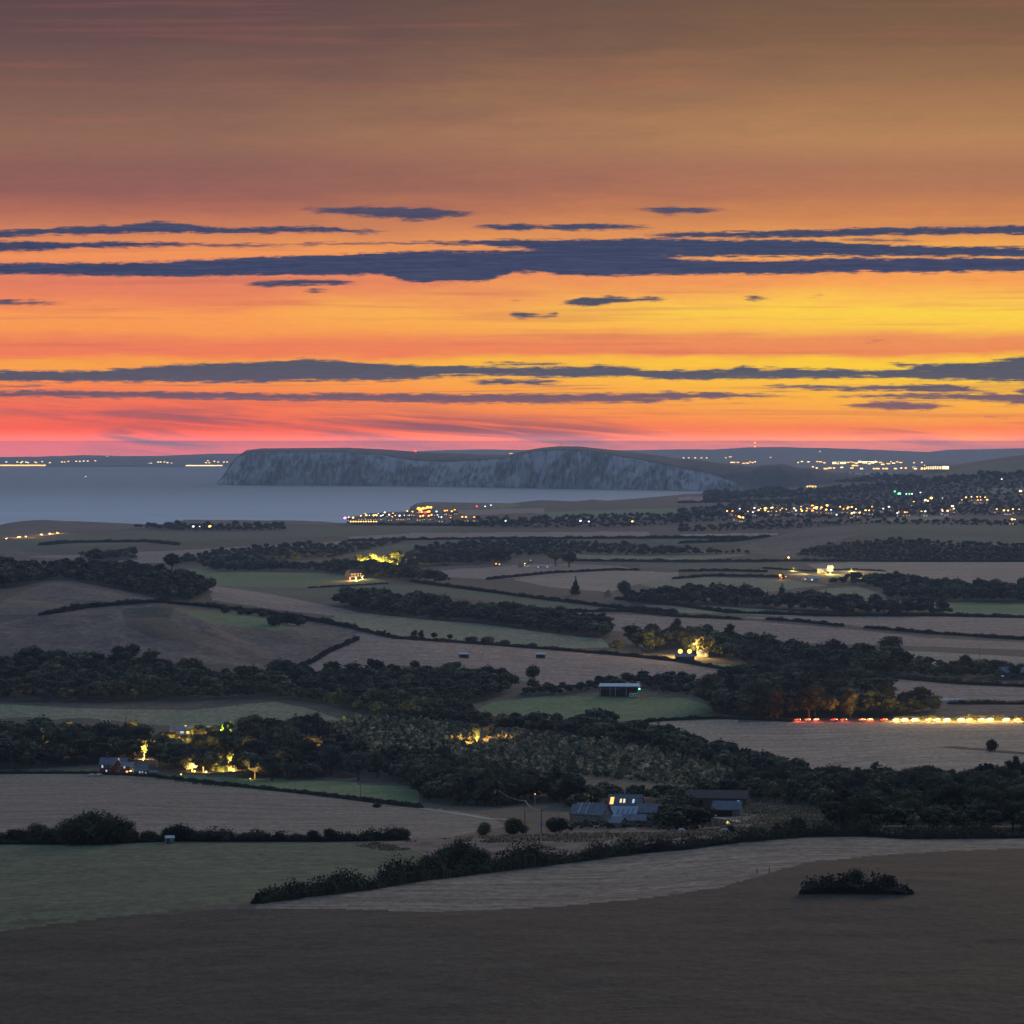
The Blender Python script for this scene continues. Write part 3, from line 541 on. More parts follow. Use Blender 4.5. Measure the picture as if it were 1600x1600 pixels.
# ------------------------------------------------------------------ sea
ms = bpy.data.materials.new('sea_water'); ms.use_nodes = True; t = ms.node_tree; b = t.nodes['Principled BSDF']
g = N(t, 'ShaderNodeNewGeometry')
mp = N(t, 'ShaderNodeMapping'); mp.inputs['Scale'].default_value = (.0010, .0030, 1); t.links.new(g.outputs['Position'], mp.inputs[0])
sn = N(t, 'ShaderNodeTexNoise'); sn.inputs['Scale'].default_value = 1; sn.inputs['Detail'].default_value = 6; sn.inputs['Roughness'].default_value = .62; t.links.new(mp.outputs[0], sn.inputs['Vector'])
sy_ = N(t, 'ShaderNodeSeparateXYZ'); t.links.new(g.outputs['Position'], sy_.inputs[0])
deep = MIX(t, MR(t, sn.outputs['Fac'], .3, .7), (.015, .08, .11, 1), (.06, .16, .20, 1)); near_sheen = MIX(t, MR(t, sn.outputs['Fac'], .3, .7), (.20, .34, .39, 1), (.40, .54, .58, 1))
t.links.new(MIX(t, MR(t, sy_.outputs[1], 11000, 21000), near_sheen, deep), b.inputs['Base Color'])  # near water's silvery sheen painted into base colour by distance, not by depth
t.links.new(MR(t, sn.outputs['Fac'], .3, .7, .42, .60), b.inputs['Roughness'])
b.inputs['Specular IOR Level'].default_value = .5; b.inputs['IOR'].default_value = 1.33
n2_ = N(t, 'ShaderNodeTexNoise'); n2_.inputs['Scale'].default_value = .05; n2_.inputs['Detail'].default_value = 6; t.links.new(g.outputs['Position'], n2_.inputs['Vector'])
bp = N(t, 'ShaderNodeBump'); bp.inputs['Strength'].default_value = .6; bp.inputs['Distance'].default_value = 2.0
t.links.new(n2_.outputs['Fac'], bp.inputs['Height']); t.links.new(bp.outputs[0], b.inputs['Normal'])
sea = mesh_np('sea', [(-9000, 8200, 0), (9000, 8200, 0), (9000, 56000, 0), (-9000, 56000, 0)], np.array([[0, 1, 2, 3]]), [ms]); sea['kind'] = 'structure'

# ------------------------------------------------------------------ chalk headland
top = [(338,757),(345,748),(352,738),(362,722),(372,712),(385,703.5),(410,700.5),(545,699.5),(600,702),(650,706),(760,710.5),(790,711),(812,706),(830,702),(850,699),(877,697),(905,697.5),(930,700),(985,706),(1030,712),(1060,716),(1095,719),(1130,724),(1178,729),(1200,726),(1222,724.5),(1249,731),(1270,732),(1296,737),(1330,741),(1400,742.5),(1440,742)]
chk = [(338,757),(352,740),(372,714),(400,706),(545,707),(600,712),(650,720),(700,722),(760,718),(790,716),(830,706),(877,702),(930,706),(985,716),(1030,724),(1060,731),(1110,740),(1150,753),(1172,766),(1200,768),(1440,769)]
base = [(338,757.5),(600,759),(800,762),(1000,765),(1165,769),(1250,771),(1440,760)]
NS = 1500
pxs = np.linspace(336, 1440, NS); ytop = ip(pxs, top); ych = np.maximum(ip(pxs, chk), ytop + .2); yb = ip(pxs, base)
db = -CAM_H / pix_ray(800, yb)[1]; db = np.where(pxs > 1165, np.interp(pxs, [1165, 1440], [db[np.searchsorted(pxs, 1165)], 17300.]), db)
sx_ = np.arange(NS) * 1.0
rows = []; kinds = []
NV = 46
for i in range(NV + 1):
    f = i / NV
    yy_ = yb + (ych - yb) * f; off = 130 * f ** 1.5
    if i == 0: zz = np.full(NS, -3.) + 0 * pxs
    nz = vnoise(pxs / 14 + f * 1.5, np.full(NS, f * 2.2), 31) * 70 + vnoise(pxs / 5 - f * 2, np.full(NS, f * 5.), 32) * 34 + vnoise(pxs / 2.1, np.full(NS, f * 9.), 33) * 16
    buttress = 120 * np.abs(vnoise(pxs / 42, np.full(NS, .3), 34))
    env = np.sin(math.pi * min(1, f * 1.02 + .03)) ** .5 if f < .98 else .15
    d_ = db + off + nz * env + buttress * (1 - f) * .6
    z_ = CAM_H + pix_ray(800, yy_)[1] * (db + off)
    if i == 0: z_ = np.full(NS, -3.)
    rows.append(np.stack([pix_ray(pxs, yy_)[0] * d_, d_, z_], -1)); kinds.append(f)
d1 = db + 130
for f in (.15, .35, .6, .8, 1.0):
    yy_ = ych + (ytop - ych) * (1 - (1 - f) ** 1.6); d_ = d1 + 650 * f
    z_ = CAM_H + pix_ray(800, yy_)[1] * d_ + (2.5 * vnoise(pxs / 6, pxs * 0 + f * 3, 36) if f < 1 else 1.2 * vnoise(pxs / 4, pxs * 0, 38))
    rows.append(np.stack([pix_ray(pxs, yy_)[0] * d_, d_, z_], -1))
zt = rows[-1][:, 2]
for f in (.35, .7, 1.0):
    d_ = d1 + 650 + 1400 * f; rows.append(np.stack([(pxs - 800) / F * d_, d_, zt * (1 - f) - 4 * f], -1))
VH = np.concatenate(rows); nr = len(rows)
hv = np.arange(nr * NS).reshape(nr, NS)
# close the sheer western tip
hq = np.stack([hv[:-1, :-1], hv[:-1, 1:], hv[1:, 1:], hv[1:, :-1]], -1).reshape(-1, 4)
rowi = np.repeat(np.arange(nr - 1), NS - 1); coli = np.tile(np.arange(NS - 1), nr - 1)
kk = np.zeros(len(hq), int); kk[rowi >= NV] = 1; kk[(pxs[coli] > 1172)] = 1
def chalk_mat():
    m = bpy.data.materials.new('chalk'); m.use_nodes = True; t = m.node_tree; b = t.nodes['Principled BSDF']
    b.inputs['Roughness'].default_value = .95; b.inputs['Specular IOR Level'].default_value = .1
    g = N(t, 'ShaderNodeNewGeometry')
    mp = N(t, 'ShaderNodeMapping'); mp.inputs['Scale'].default_value = (.045, .006, .012); mp.inputs['Rotation'].default_value = (0, .45, 0); t.links.new(g.outputs['Position'], mp.inputs[0])
    n = N(t, 'ShaderNodeTexNoise'); n.inputs['Scale'].default_value = 1; n.inputs['Detail'].default_value = 7; n.inputs['Roughness'].default_value = .7; n.inputs['Distortion'].default_value = 1.0
    t.links.new(mp.outputs[0], n.inputs['Vector'])
    n2 = N(t, 'ShaderNodeTexNoise'); n2.inputs['Scale'].default_value = .006; n2.inputs['Detail'].default_value = 4; t.links.new(g.outputs['Position'], n2.inputs['Vector'])
    f = M(t, 'ADD', MR(t, n.outputs['Fac'], .42, .60), MR(t, n2.outputs['Fac'], .35, .65, -.5, .55), clamp=True)
    at_ = N(t, 'ShaderNodeAttribute'); at_.attribute_name = 'turf'
    cc = MIX(t, f, (.45, .47, .48, 1), (.16, .18, .185, 1))
    t.links.new(MIX(t, MR(t, M(t, 'ADD', at_.outputs['Fac'], M(t, 'MULTIPLY', M(t, 'SUBTRACT', n.outputs['Fac'], .5), 1.2)), .25, .85), cc, (.075, .08, .06, 1)), b.inputs['Base Color'])
    return m
mh = mesh_np('chalk_cliff_hill', VH, hq, [chalk_mat(), field_mat('downland_turf', (.060, .062, .045), (.09, .078, .055), .02, 0, 0, 9, .003, .3)], smooth=True, midx=kk, attrs={'turf': np.tile(np.clip((pxs - 1085) / 110, 0, 1) * .85, nr) + np.repeat(np.clip((np.arange(nr) / NV - .86) / .14, 0, 1) * .35, NS)}); mh['kind'] = 'structure'
VIL = [(1139,804),(1147,805),(1158,801),(1167,805),(1180,799),(1177,806),(1185,803),(1190,801),(1197,800),(1196,803),(1204,799),(1202,805),(1209,799),(1213,805),(1219,800),(1222,803),(1230,801),(1239,800),(1242,804),(1249,797),(1249,801),(1250,804),(1258,799),(1259,805),(1263,801),(1268,795),(1272,795),(1270,800),(1272,804),(1277,799),(1278,801),(1284,801),(1286,798),(1291,802),(1300,802),(1310,797),(1316,801),(1322,801),(1328,798),(1332,798),(1338,801),(1350,803),(1364,798),(1361,804),(1376,800),(1389,798),(1330,808),(1335,807),(1328,809),(1341,808),(1154,814),(1158,815),(1161,815),(1150,813),
  (1414,806),(1418,806),(1441,806),(1445,806),(1425,790),(1472,784),(1470,803),(1475,804),(1480,805),(1502,786),(1508,783),(1512,783),(1517,782),(1525,782),(1533,782),(1538,783),(1525,786),(1534,786),(1542,786),(1556,801),(1571,804),(1580,802),(1578,804),(1591,802),(1579,819),(1585,819),(1594,773),(1488,797),(1492,801),(1445,787),(1450,788),(1403,806)]
SEA = [(546,814),(553,815),(562,812),(571,812),(577,812),(582,812),(588,812),(594,812),(600,811),(607,811),(613,808),(618,812),(624,812),(630,812),(640,811),(585,810),(593,809),(611,813),(572,808),(602,807),(638,805),(646,805),(655,801),(660,800),(665,800),(669,799),(659,806),(668,806),(673,805),(655,813),(660,812),(671,812),(676,811),(683,811),(696,804),(700,804),(705,805),(712,803),(684,814),(690,815),(706,815),(724,814),(730,814),(741,814),(682,805)]
# ------------------------------------------------------------------ foliage
def leaf_mat(name, c1_, c2_, c3_, nscale=.35):
    m = bpy.data.materials.new(name); m.use_nodes = True; t = m.node_tree; b = t.nodes['Principled BSDF']
    b.inputs['Roughness'].default_value = .8; b.inputs['Specular IOR Level'].default_value = .15
    oi = N(t, 'ShaderNodeObjectInfo'); at_ = N(t, 'ShaderNodeAttribute'); at_.attribute_name = 'tint'
    r = M(t, 'FRACT', M(t, 'ADD', oi.outputs['Random'], at_.outputs['Fac']))
    g = N(t, 'ShaderNodeNewGeometry'); n = N(t, 'ShaderNodeTexNoise'); n.inputs['Scale'].default_value = nscale; n.inputs['Detail'].default_value = 3
    t.links.new(g.outputs['Position'], n.inputs['Vector'])
    base = RAMP(t, r, [(0, c1_ + (1,)), (.45, c2_ + (1,)), (.8, c3_ + (1,)), (1, tuple(v * 1.5 for v in c3_) + (1,))])
    f = M(t, 'MULTIPLY', MR(t, n.outputs['Fac'], .3, .7, .6, 1.5, 'LINEAR'), MR(t, g.outputs['Random Per Island'], 0, 1, .35, 1.9, 'LINEAR'))
    cb = N(t, 'ShaderNodeCombineXYZ'); [t.links.new(f, cb.inputs[i]) for i in range(3)]
    t.links.new(MIX(t, 1.0, base, cb.outputs[0], 'MULTIPLY'), b.inputs['Base Color'])
    return m
LEAF = leaf_mat('tree_leaves', (.013, .019, .012), (.030, .041, .020), (.066, .072, .034))
LEAF_OLIVE = leaf_mat('young_leaves', (.045, .065, .035), (.12, .135, .07), (.30, .25, .15), .12)
LEAF_GREY = leaf_mat('willow_leaves', (.06, .075, .062), (.075, .09, .075), (.055, .068, .055))
LEAF_HEDGE = leaf_mat('hedge_leaves', (.012, .016, .011), (.018, .023, .014), (.030, .032, .018), .12)
BARK = mat('bark', (.09, .075, .06), .95, .1, 2.0, (.05, .042, .034))
WOODP = mat('weathered_wood', (.16, .13, .10), .9, .1, 3.0)
def rot_quads(cen, nrm, size, rng, asp=.8):
    """little leaf sprays: one quad each, facing roughly along nrm"""
    n = len(cen); a = rng.normal(size=(n, 3)) * .75 + nrm; a /= np.linalg.norm(a, axis=1, keepdims=True) + 1e-9
    h = rng.normal(size=(n, 3)); p = np.cross(a, h); p /= np.linalg.norm(p, axis=1, keepdims=True) + 1e-9; q = np.cross(a, p)
    s = size * rng.uniform(.6, 1.35, (n, 1))
    p = p * s * .5; q = q * s * .5 * asp
    V = np.stack([cen - p, cen - q * 1.1, cen + p, cen + q * 1.1], 1).reshape(-1, 3)
    return V, np.arange(4 * n).reshape(n, 4)
def ico(sub=1):
    import bmesh
    bm = bmesh.new(); bmesh.ops.create_icosphere(bm, subdivisions=sub, radius=1)
    V = np.array([v.co[:] for v in bm.verts]); Fc = np.array([[v.index for v in f.verts] for f in bm.faces]); bm.free(); return V, Fc
ICV, ICF = ico(1); ICV2, ICF2 = ico(2)
def crown(kind, leaf, nleaf, rng, core=True):
    """unit tree: height 1, crown above a short trunk. returns V, quads, tris"""
    lumps = []
    if kind == 'o':      # broad rounded crown of uneven limbs
        k = rng.integers(8, 13)
        for i in range(k):
            a = rng.uniform(0, 6.283); e = rng.uniform(-.25, 1); r = rng.uniform(.12, .27)
            lumps.append((math.cos(a) * r * (1.25 - max(e, 0) * .7) , math.sin(a) * r * (1.25 - max(e, 0) * .7), .55 + e * .27, rng.uniform(.13, .22)))
        lumps.append((0, 0, .55, .28)); lumps.append((rng.uniform(-.05, .05), 0, .76, .19))
    elif kind == 't':    # taller, upright
        for i in range(11):
            z = .22 + .7 * i / 10; r = .14 * math.sin(math.pi * (z * .85 + .1)) + .05; a = rng.uniform(0, 6.283)
            lumps.append((math.cos(a) * r * .7, math.sin(a) * r * .7, z, r * rng.uniform(.75, 1.15)))
    elif kind == 'p':    # conifer, layered
        for i in range(12):
            z = .16 + .8 * i / 11; r = .24 * (1.03 - z) ** .8; a = rng.uniform(0, 6.283)
            for q in range(2 if i < 8 else 1):
                a += 2.4; lumps.append((math.cos(a) * r * .55, math.sin(a) * r * .55, z, max(.03, r * .62)))
    elif kind == 'b':    # shrub, sitting on the ground
        for i in range(7):
            a = rng.uniform(0, 6.283); r = rng.uniform(.1, .45)
            lumps.append((math.cos(a) * r, math.sin(a) * r, rng.uniform(.3, .62), rng.uniform(.25, .38)))
        lumps.append((0, 0, .45, .5))
    elif kind == 'y':    # young planted tree
        for i in range(5):
            z = .2 + .17 * i; a = rng.uniform(0, 6.283); lumps.append((math.cos(a) * .08, math.sin(a) * .08, z, .25 * (1.12 - z) + .05))
    L = np.array(lumps); w = L[:, 3] ** 2; w /= w.sum()
    c = rng.choice(len(L), nleaf, p=w)
    dr = rng.normal(size=(nleaf, 3)); dr /= np.linalg.norm(dr, axis=1, keepdims=True)
    rad = L[c, 3:4] * rng.uniform(.6, 1.0, (nleaf, 1)) ** .6 * rng.choice([1, 1, 1, 1.22], (nleaf, 1))
    cen = L[c, :3] + dr * rad * [1, 1, .85]
    cen[:, 2] = np.maximum(cen[:, 2], .03)
    V, Q = rot_quads(cen, dr, leaf, rng)
    T = []
    if core:
        vs = [V]; off = len(V)
        for lx, ly, lz, lr in lumps:
            s = ICV * (lr * .74) * (1 + .25 * rng.normal(size=(len(ICV), 1)) * .5) + [lx, ly, max(lz, lr * .5)]; vs.append(s); T.append(ICF + off); off += len(s)
        V = np.concatenate(vs)
    return V, Q, (np.concatenate(T) if T else np.zeros((0, 3), int))
def trunk_mesh(name, kind, rng):
    m = MB(); lean = rng.uniform(-.02, .02)
    hgt = {'o': .5, 't': .7, 'p': .9, 'y': .4}[kind]; r0 = {'o': .028, 't': .022, 'p': .02, 'y': .02}[kind]
    m.tube((0, 0, -.04), (lean, 0, hgt * .45), r0 * 1.2, r0 * .8, 7); m.tube((lean, 0, hgt * .45), (lean * 2, lean, hgt), r0 * .8, r0 * .3, 7)
    if kind in 'ot':
        for i in range(4):
            a = i * 1.6 + rng.uniform(0, 1); z = hgt * rng.uniform(.42, .7); r = .2 if kind == 'o' else .1
            m.tube((lean, 0, z), (lean + math.cos(a) * r, math.sin(a) * r, z + .2), r0 * .5, r0 * .15, 5)
    me = bpy.data.meshes.new(name); me.from_pydata(m.v, [], m.f); me.update(); me.materials.append(BARK); return me
def mesh_only(name, V, faces, mats):
    o = mesh_np(name, V, faces, mats); me = o.data; bpy.data.objects.remove(o); return me
PROTO = {}
for kd in 'otpby':
    lv = {'near': (.030, 4200), 'mid': (.058, 1300)} if kd != 'b' else {'near': (.055, 3200), 'mid': (.10, 900)}
    if kd == 'y': lv = {'mid': (.13, 170)}
    for q, (lf, nl) in lv.items():
        for i in range(4 if kd in 'ob' else 3):
            rg = np.random.default_rng(hash((ord(kd), len(q), i)) % 99991)
            V, Q, T = crown(kd, lf, nl, rg)
            mats_ = [LEAF_OLIVE if kd == 'y' else LEAF]
            cm = mesh_only('crown', V, [Q, T], mats_)
            PROTO.setdefault((kd, q), []).append((cm, trunk_mesh('trunk', kd, rg) if kd in 'otpy' else None))
CREY = {}
def grey_of(me):
    if me.name not in CREY: c = me.copy(); c.materials.clear(); c.materials.append(LEAF_GREY); CREY[me.name] = c
    return CREY[me.name]
LOW = {}
for kd in 'otpby':
    for i in range(4):
        rg = np.random.default_rng(500 + i + ord(kd)); lf, nl = {'b': (.17, 110), 'y': (.20, 60)}.get(kd, (.105, 210))
        LOW.setdefault(kd, []).append(crown(kd, lf, nl, rg))
KN = {'o': ('broadleaf_tree', 'tree'), 't': ('tall_tree', 'tree'), 'p': ('conifer_tree', 'tree'), 'b': ('shrub', 'shrub'), 'y': ('young_tree', 'young tree')}
def plant(kd, x, d, z, h, label, group=None, wide=1.0, near=None, grey=False, rg=RNG):
    """one individual tree or shrub"""
    near = (h / d * F * .64 > 26) if near is None else near
    lst = PROTO[(kd, 'near' if near and kd != 'y' else 'mid')]; cm, tm = lst[int(rg.integers(len(lst)))]
    if grey: cm = grey_of(cm)
    nm, cat = KN[kd]
    if kd in 'by':
        o = bpy.data.objects.new(nm, cm); link(o)
    else:
        o = bpy.data.objects.new(nm, None); link(o); o.empty_display_size = .1
        c = bpy.data.objects.new('crown', cm); link(c, o); tr = bpy.data.objects.new('trunk', tm); link(tr, o)
    o.location = (x, d, z - .15); o.rotation_euler = (0, 0, rg.uniform(0, 6.283))
    o.scale = (h * wide * rg.uniform(.9, 1.12), h * wide * rg.uniform(.9, 1.12), h)
    tag(o, label, cat, group); return o
def spread(poly, gap, rg, cap=100000):
    """trunk positions inside a photo outline, at least gap metres apart on the ground"""
    P = np.array(poly, float); x0, y0 = P.min(0); x1, y1 = P.max(0); x0 = max(x0, -150); x1 = min(x1, 1750)
    n = int(max(600, (x1 - x0) * (y1 - y0) * 1.2)); n = min(n, 60000)
    px = rg.uniform(x0, x1, n); py = rg.uniform(y0, y1, n); k = inside(px, py, poly); px = px[k]; py = py[k]
    x, d, z = hit(px, py); cell = {}; out = []
    for i in range(len(x)):
        g_ = gap * rg.uniform(.75, 1.3); ci, cj = int(x[i] // gap), int(d[i] // gap); ok = True
        for a in (-1, 0, 1):
            for b_ in (-1, 0, 1):
                for j in cell.get((ci + a, cj + b_), ()):
                    if (x[j] - x[i]) ** 2 + (d[j] - d[i]) ** 2 < g_ * g_ * .8: ok = False; break
                if not ok: break
            if not ok: break
        if ok: cell.setdefault((ci, cj), []).append(i); out.append(i)
    out = np.array(out, int)
    return x[out], d[out], z[out]
cand = []   # (screen size, wood, kind, x, d, z, h)
for wi, (nm, lab, poly, gap, h, mixk) in enumerate(WOODL):
    rg = np.random.default_rng(100 + wi)
    x, d, z = spread(poly, gap * 1.22, rg)
    pn = vnoise(x / 45, d / 70, 60 + wi)
    for i in range(len(x)):
        kd = 'o' if rg.random() < (.86 if len(mixk) > 1 else 1.0) else mixk[int(rg.integers(len(mixk)))]
        hh = h * (1 + .55 * pn[i]) * math.exp(rg.normal() * .24) * (1.15 if kd != 'o' else 1); hh = min(hh, h * 1.7)
        cand.append((hh / d[i], wi, kd, x[i], d[i], z[i], hh))
vx, vd, _z = hit([p[0] for p in VIL + SEA], [p[1] + 1 for p in VIL + SEA])
HOLES = [(335,372,1140,1180),(214,300,1150,1192),(340,378,1186,1216),(290,312,1186,1216),(735,757,1140,1172),(70,86,1160,1192),(480,500,1170,1200),(566,606,870,890)]
def pix_of(x, d, z): return proj(x / d, (z - CAM_H) / d)
def clear_view(c):
    a_, b_ = pix_of(c[3], c[4], c[5])
    for x0, x1, y0, y1 in HOLES:
        if x0 < a_ < x1 and y0 < b_ < y1: return False
    if c[4] < 8500: return True
    return not np.any((np.abs(vx / vd - c[3] / c[4]) * vd < 11) & (vd - c[4] < 260) & (vd - c[4] > -12))
cand = [c for c in cand if clear_view(c)]
cand.sort(key=lambda c: -c[0])
ntree = 262
def place_words(t, n=5): return [('at the left end', 'left of the middle', 'in the middle', 'right of the middle', 'at the right end'), ('at the left end', 'in the middle', 'at the right end')][n == 3][min(n - 1, max(0, int(t * n)))]
WB = {}
for s_, wi, kd, x, d, z, h in cand[:ntree]: WB.setdefault(wi, []).append((800 + F * x / d, d, h))
WB = {k: np.array(v) for k, v in WB.items()}
def tree_label(wi, kd, x, d, h):
    b_ = WB[wi]; px = 800 + F * x / d; t = (b_[:, 0] < px).mean(); dd = (b_[:, 1] < d).mean(); hh = (b_[:, 2] < h).mean()
    size = 'tall' if hh > .8 else 'big' if hh > .6 else 'middling' if hh > .4 else 'small' if hh > .2 else 'low'
    dep = 'front edge' if dd < .25 else 'front half' if dd < .5 else 'back half' if dd < .75 else 'back edge'
    shape = {'o': 'round', 't': 'upright', 'p': 'pointed'}[kd]
    nm = {'ridge': 'the ridge wood above the brown dome', 'valley': 'the valley wood', 'house': 'the wood behind the brick house', 'copse': 'the copse by the farm poles', 'belt': 'the belt over the plantation', 'stream': 'the stream wood', 'farm': 'the bushes by the stone farm', 'road': 'the roadside wood', 'spinney': 'the small spinney', 'yard': 'the farmyard bushes', 'rear': 'the trees behind the farm'}.get(WOODL[wi][0], 'the ' + WOODL[wi][0] + ' wood')
    return size + ' ' + shape + ' tree ' + place_words(t) + ', ' + dep + ' of ' + nm
for s_, wi, kd, x, d, z, h in cand[:ntree]:
    plant(kd, x, d, z, h, tree_label(wi, kd, x, d, h), WOODL[wi][0] + ' wood trees', wide=float(RNG.uniform(1.1, 1.55)) if kd == 'o' else 1.1)
def mass(name, items, m, label=None):
    Vs, Qs, Ts, tn = [], [], [], []; off = 0; rg = np.random.default_rng(5)
    for kd, x, d, z, h, wd in items:
        V, Q, T = LOW[kd][int(rg.integers(4))]; a = rg.uniform(0, 6.283); c, s = math.cos(a), math.sin(a); hw = h * wd
        W = np.stack([(V[:, 0] * c - V[:, 1] * s) * hw + x, (V[:, 0] * s + V[:, 1] * c) * hw + d, V[:, 2] * h + z - .2], -1)
        Vs.append(W); Qs.append(Q + off); Ts.append(T + off); off += len(V); tn.append(np.full(len(V), rg.random()))
    o = mesh_np(name, np.concatenate(Vs), [np.concatenate(Qs), np.concatenate(Ts)], [m], attrs={'tint': np.concatenate(tn)})
    o['kind'] = 'stuff'
    if label: o['label'] = label
    return o
bywood = {}
for s_, wi, kd, x, d, z, h in cand[ntree:]: bywood.setdefault(wi, []).append((kd, x, d, z, h, float(RNG.uniform(1.1, 1.6)) if kd == 'o' else 1.1))
for wi, it in bywood.items(): mass('woodland', it, LEAF, 'mass of dark treetops, ' + WOODL[wi][1].split('tree', 1)[1].strip())
print('trees', len(cand))
# plantation of young trees
rg = np.random.default_rng(77)
PLP = [(490,1152),(505,1134),(560,1126),(640,1126),(735,1140),(900,1160),(1060,1182),(1150,1210),(1130,1228),(1060,1226),(900,1212),(790,1208),(700,1199),(560,1189),(500,1174)]
x, d, z = spread(PLP, 6.8, rg)
ok_ = np.array([clear_view((0, 0, 0, x[i], d[i], z[i])) for i in range(len(x))]); x, d, z = x[ok_], d[ok_], z[ok_]
it = sorted([(rg.uniform(2.4, 6.8), x[i], d[i], z[i]) for i in range(len(x))], key=lambda q: -q[0] / q[2])
YB = np.array([(800 + F * q[1] / q[2], q[2], q[0]) for q in it[:270]])
def y_label(x, d, h):
    px = 800 + F * x / d; t = (YB[:, 0] < px).mean(); dd = (YB[:, 1] < d).mean(); hh = (YB[:, 2] < h).mean()
    return ('tallest', 'taller', 'middling', 'shorter', 'shortest')[4 - min(4, int(hh * 5))] + ' sort of planted young tree, row ' + ('nearest the farm', 'second from the farm', 'third from the farm', 'towards the back', 'furthest back')[min(4, int(dd * 5))] + ', ' + place_words(t)
for h, x_, d_, z_ in it[:270]: plant('y', x_, d_, z_, h, y_label(x_, d_, h), 'plantation saplings', wide=1.25)
mass('young_plantation', [('yob'[int(RNG.integers(3))] if RNG.random() < .6 else 'y', a[1], a[2], a[3], a[0], 1.3) for a in it[270:]], LEAF_OLIVE, 'close planted young trees, olive green and tan, filling the plantation')
print('young', len(it))

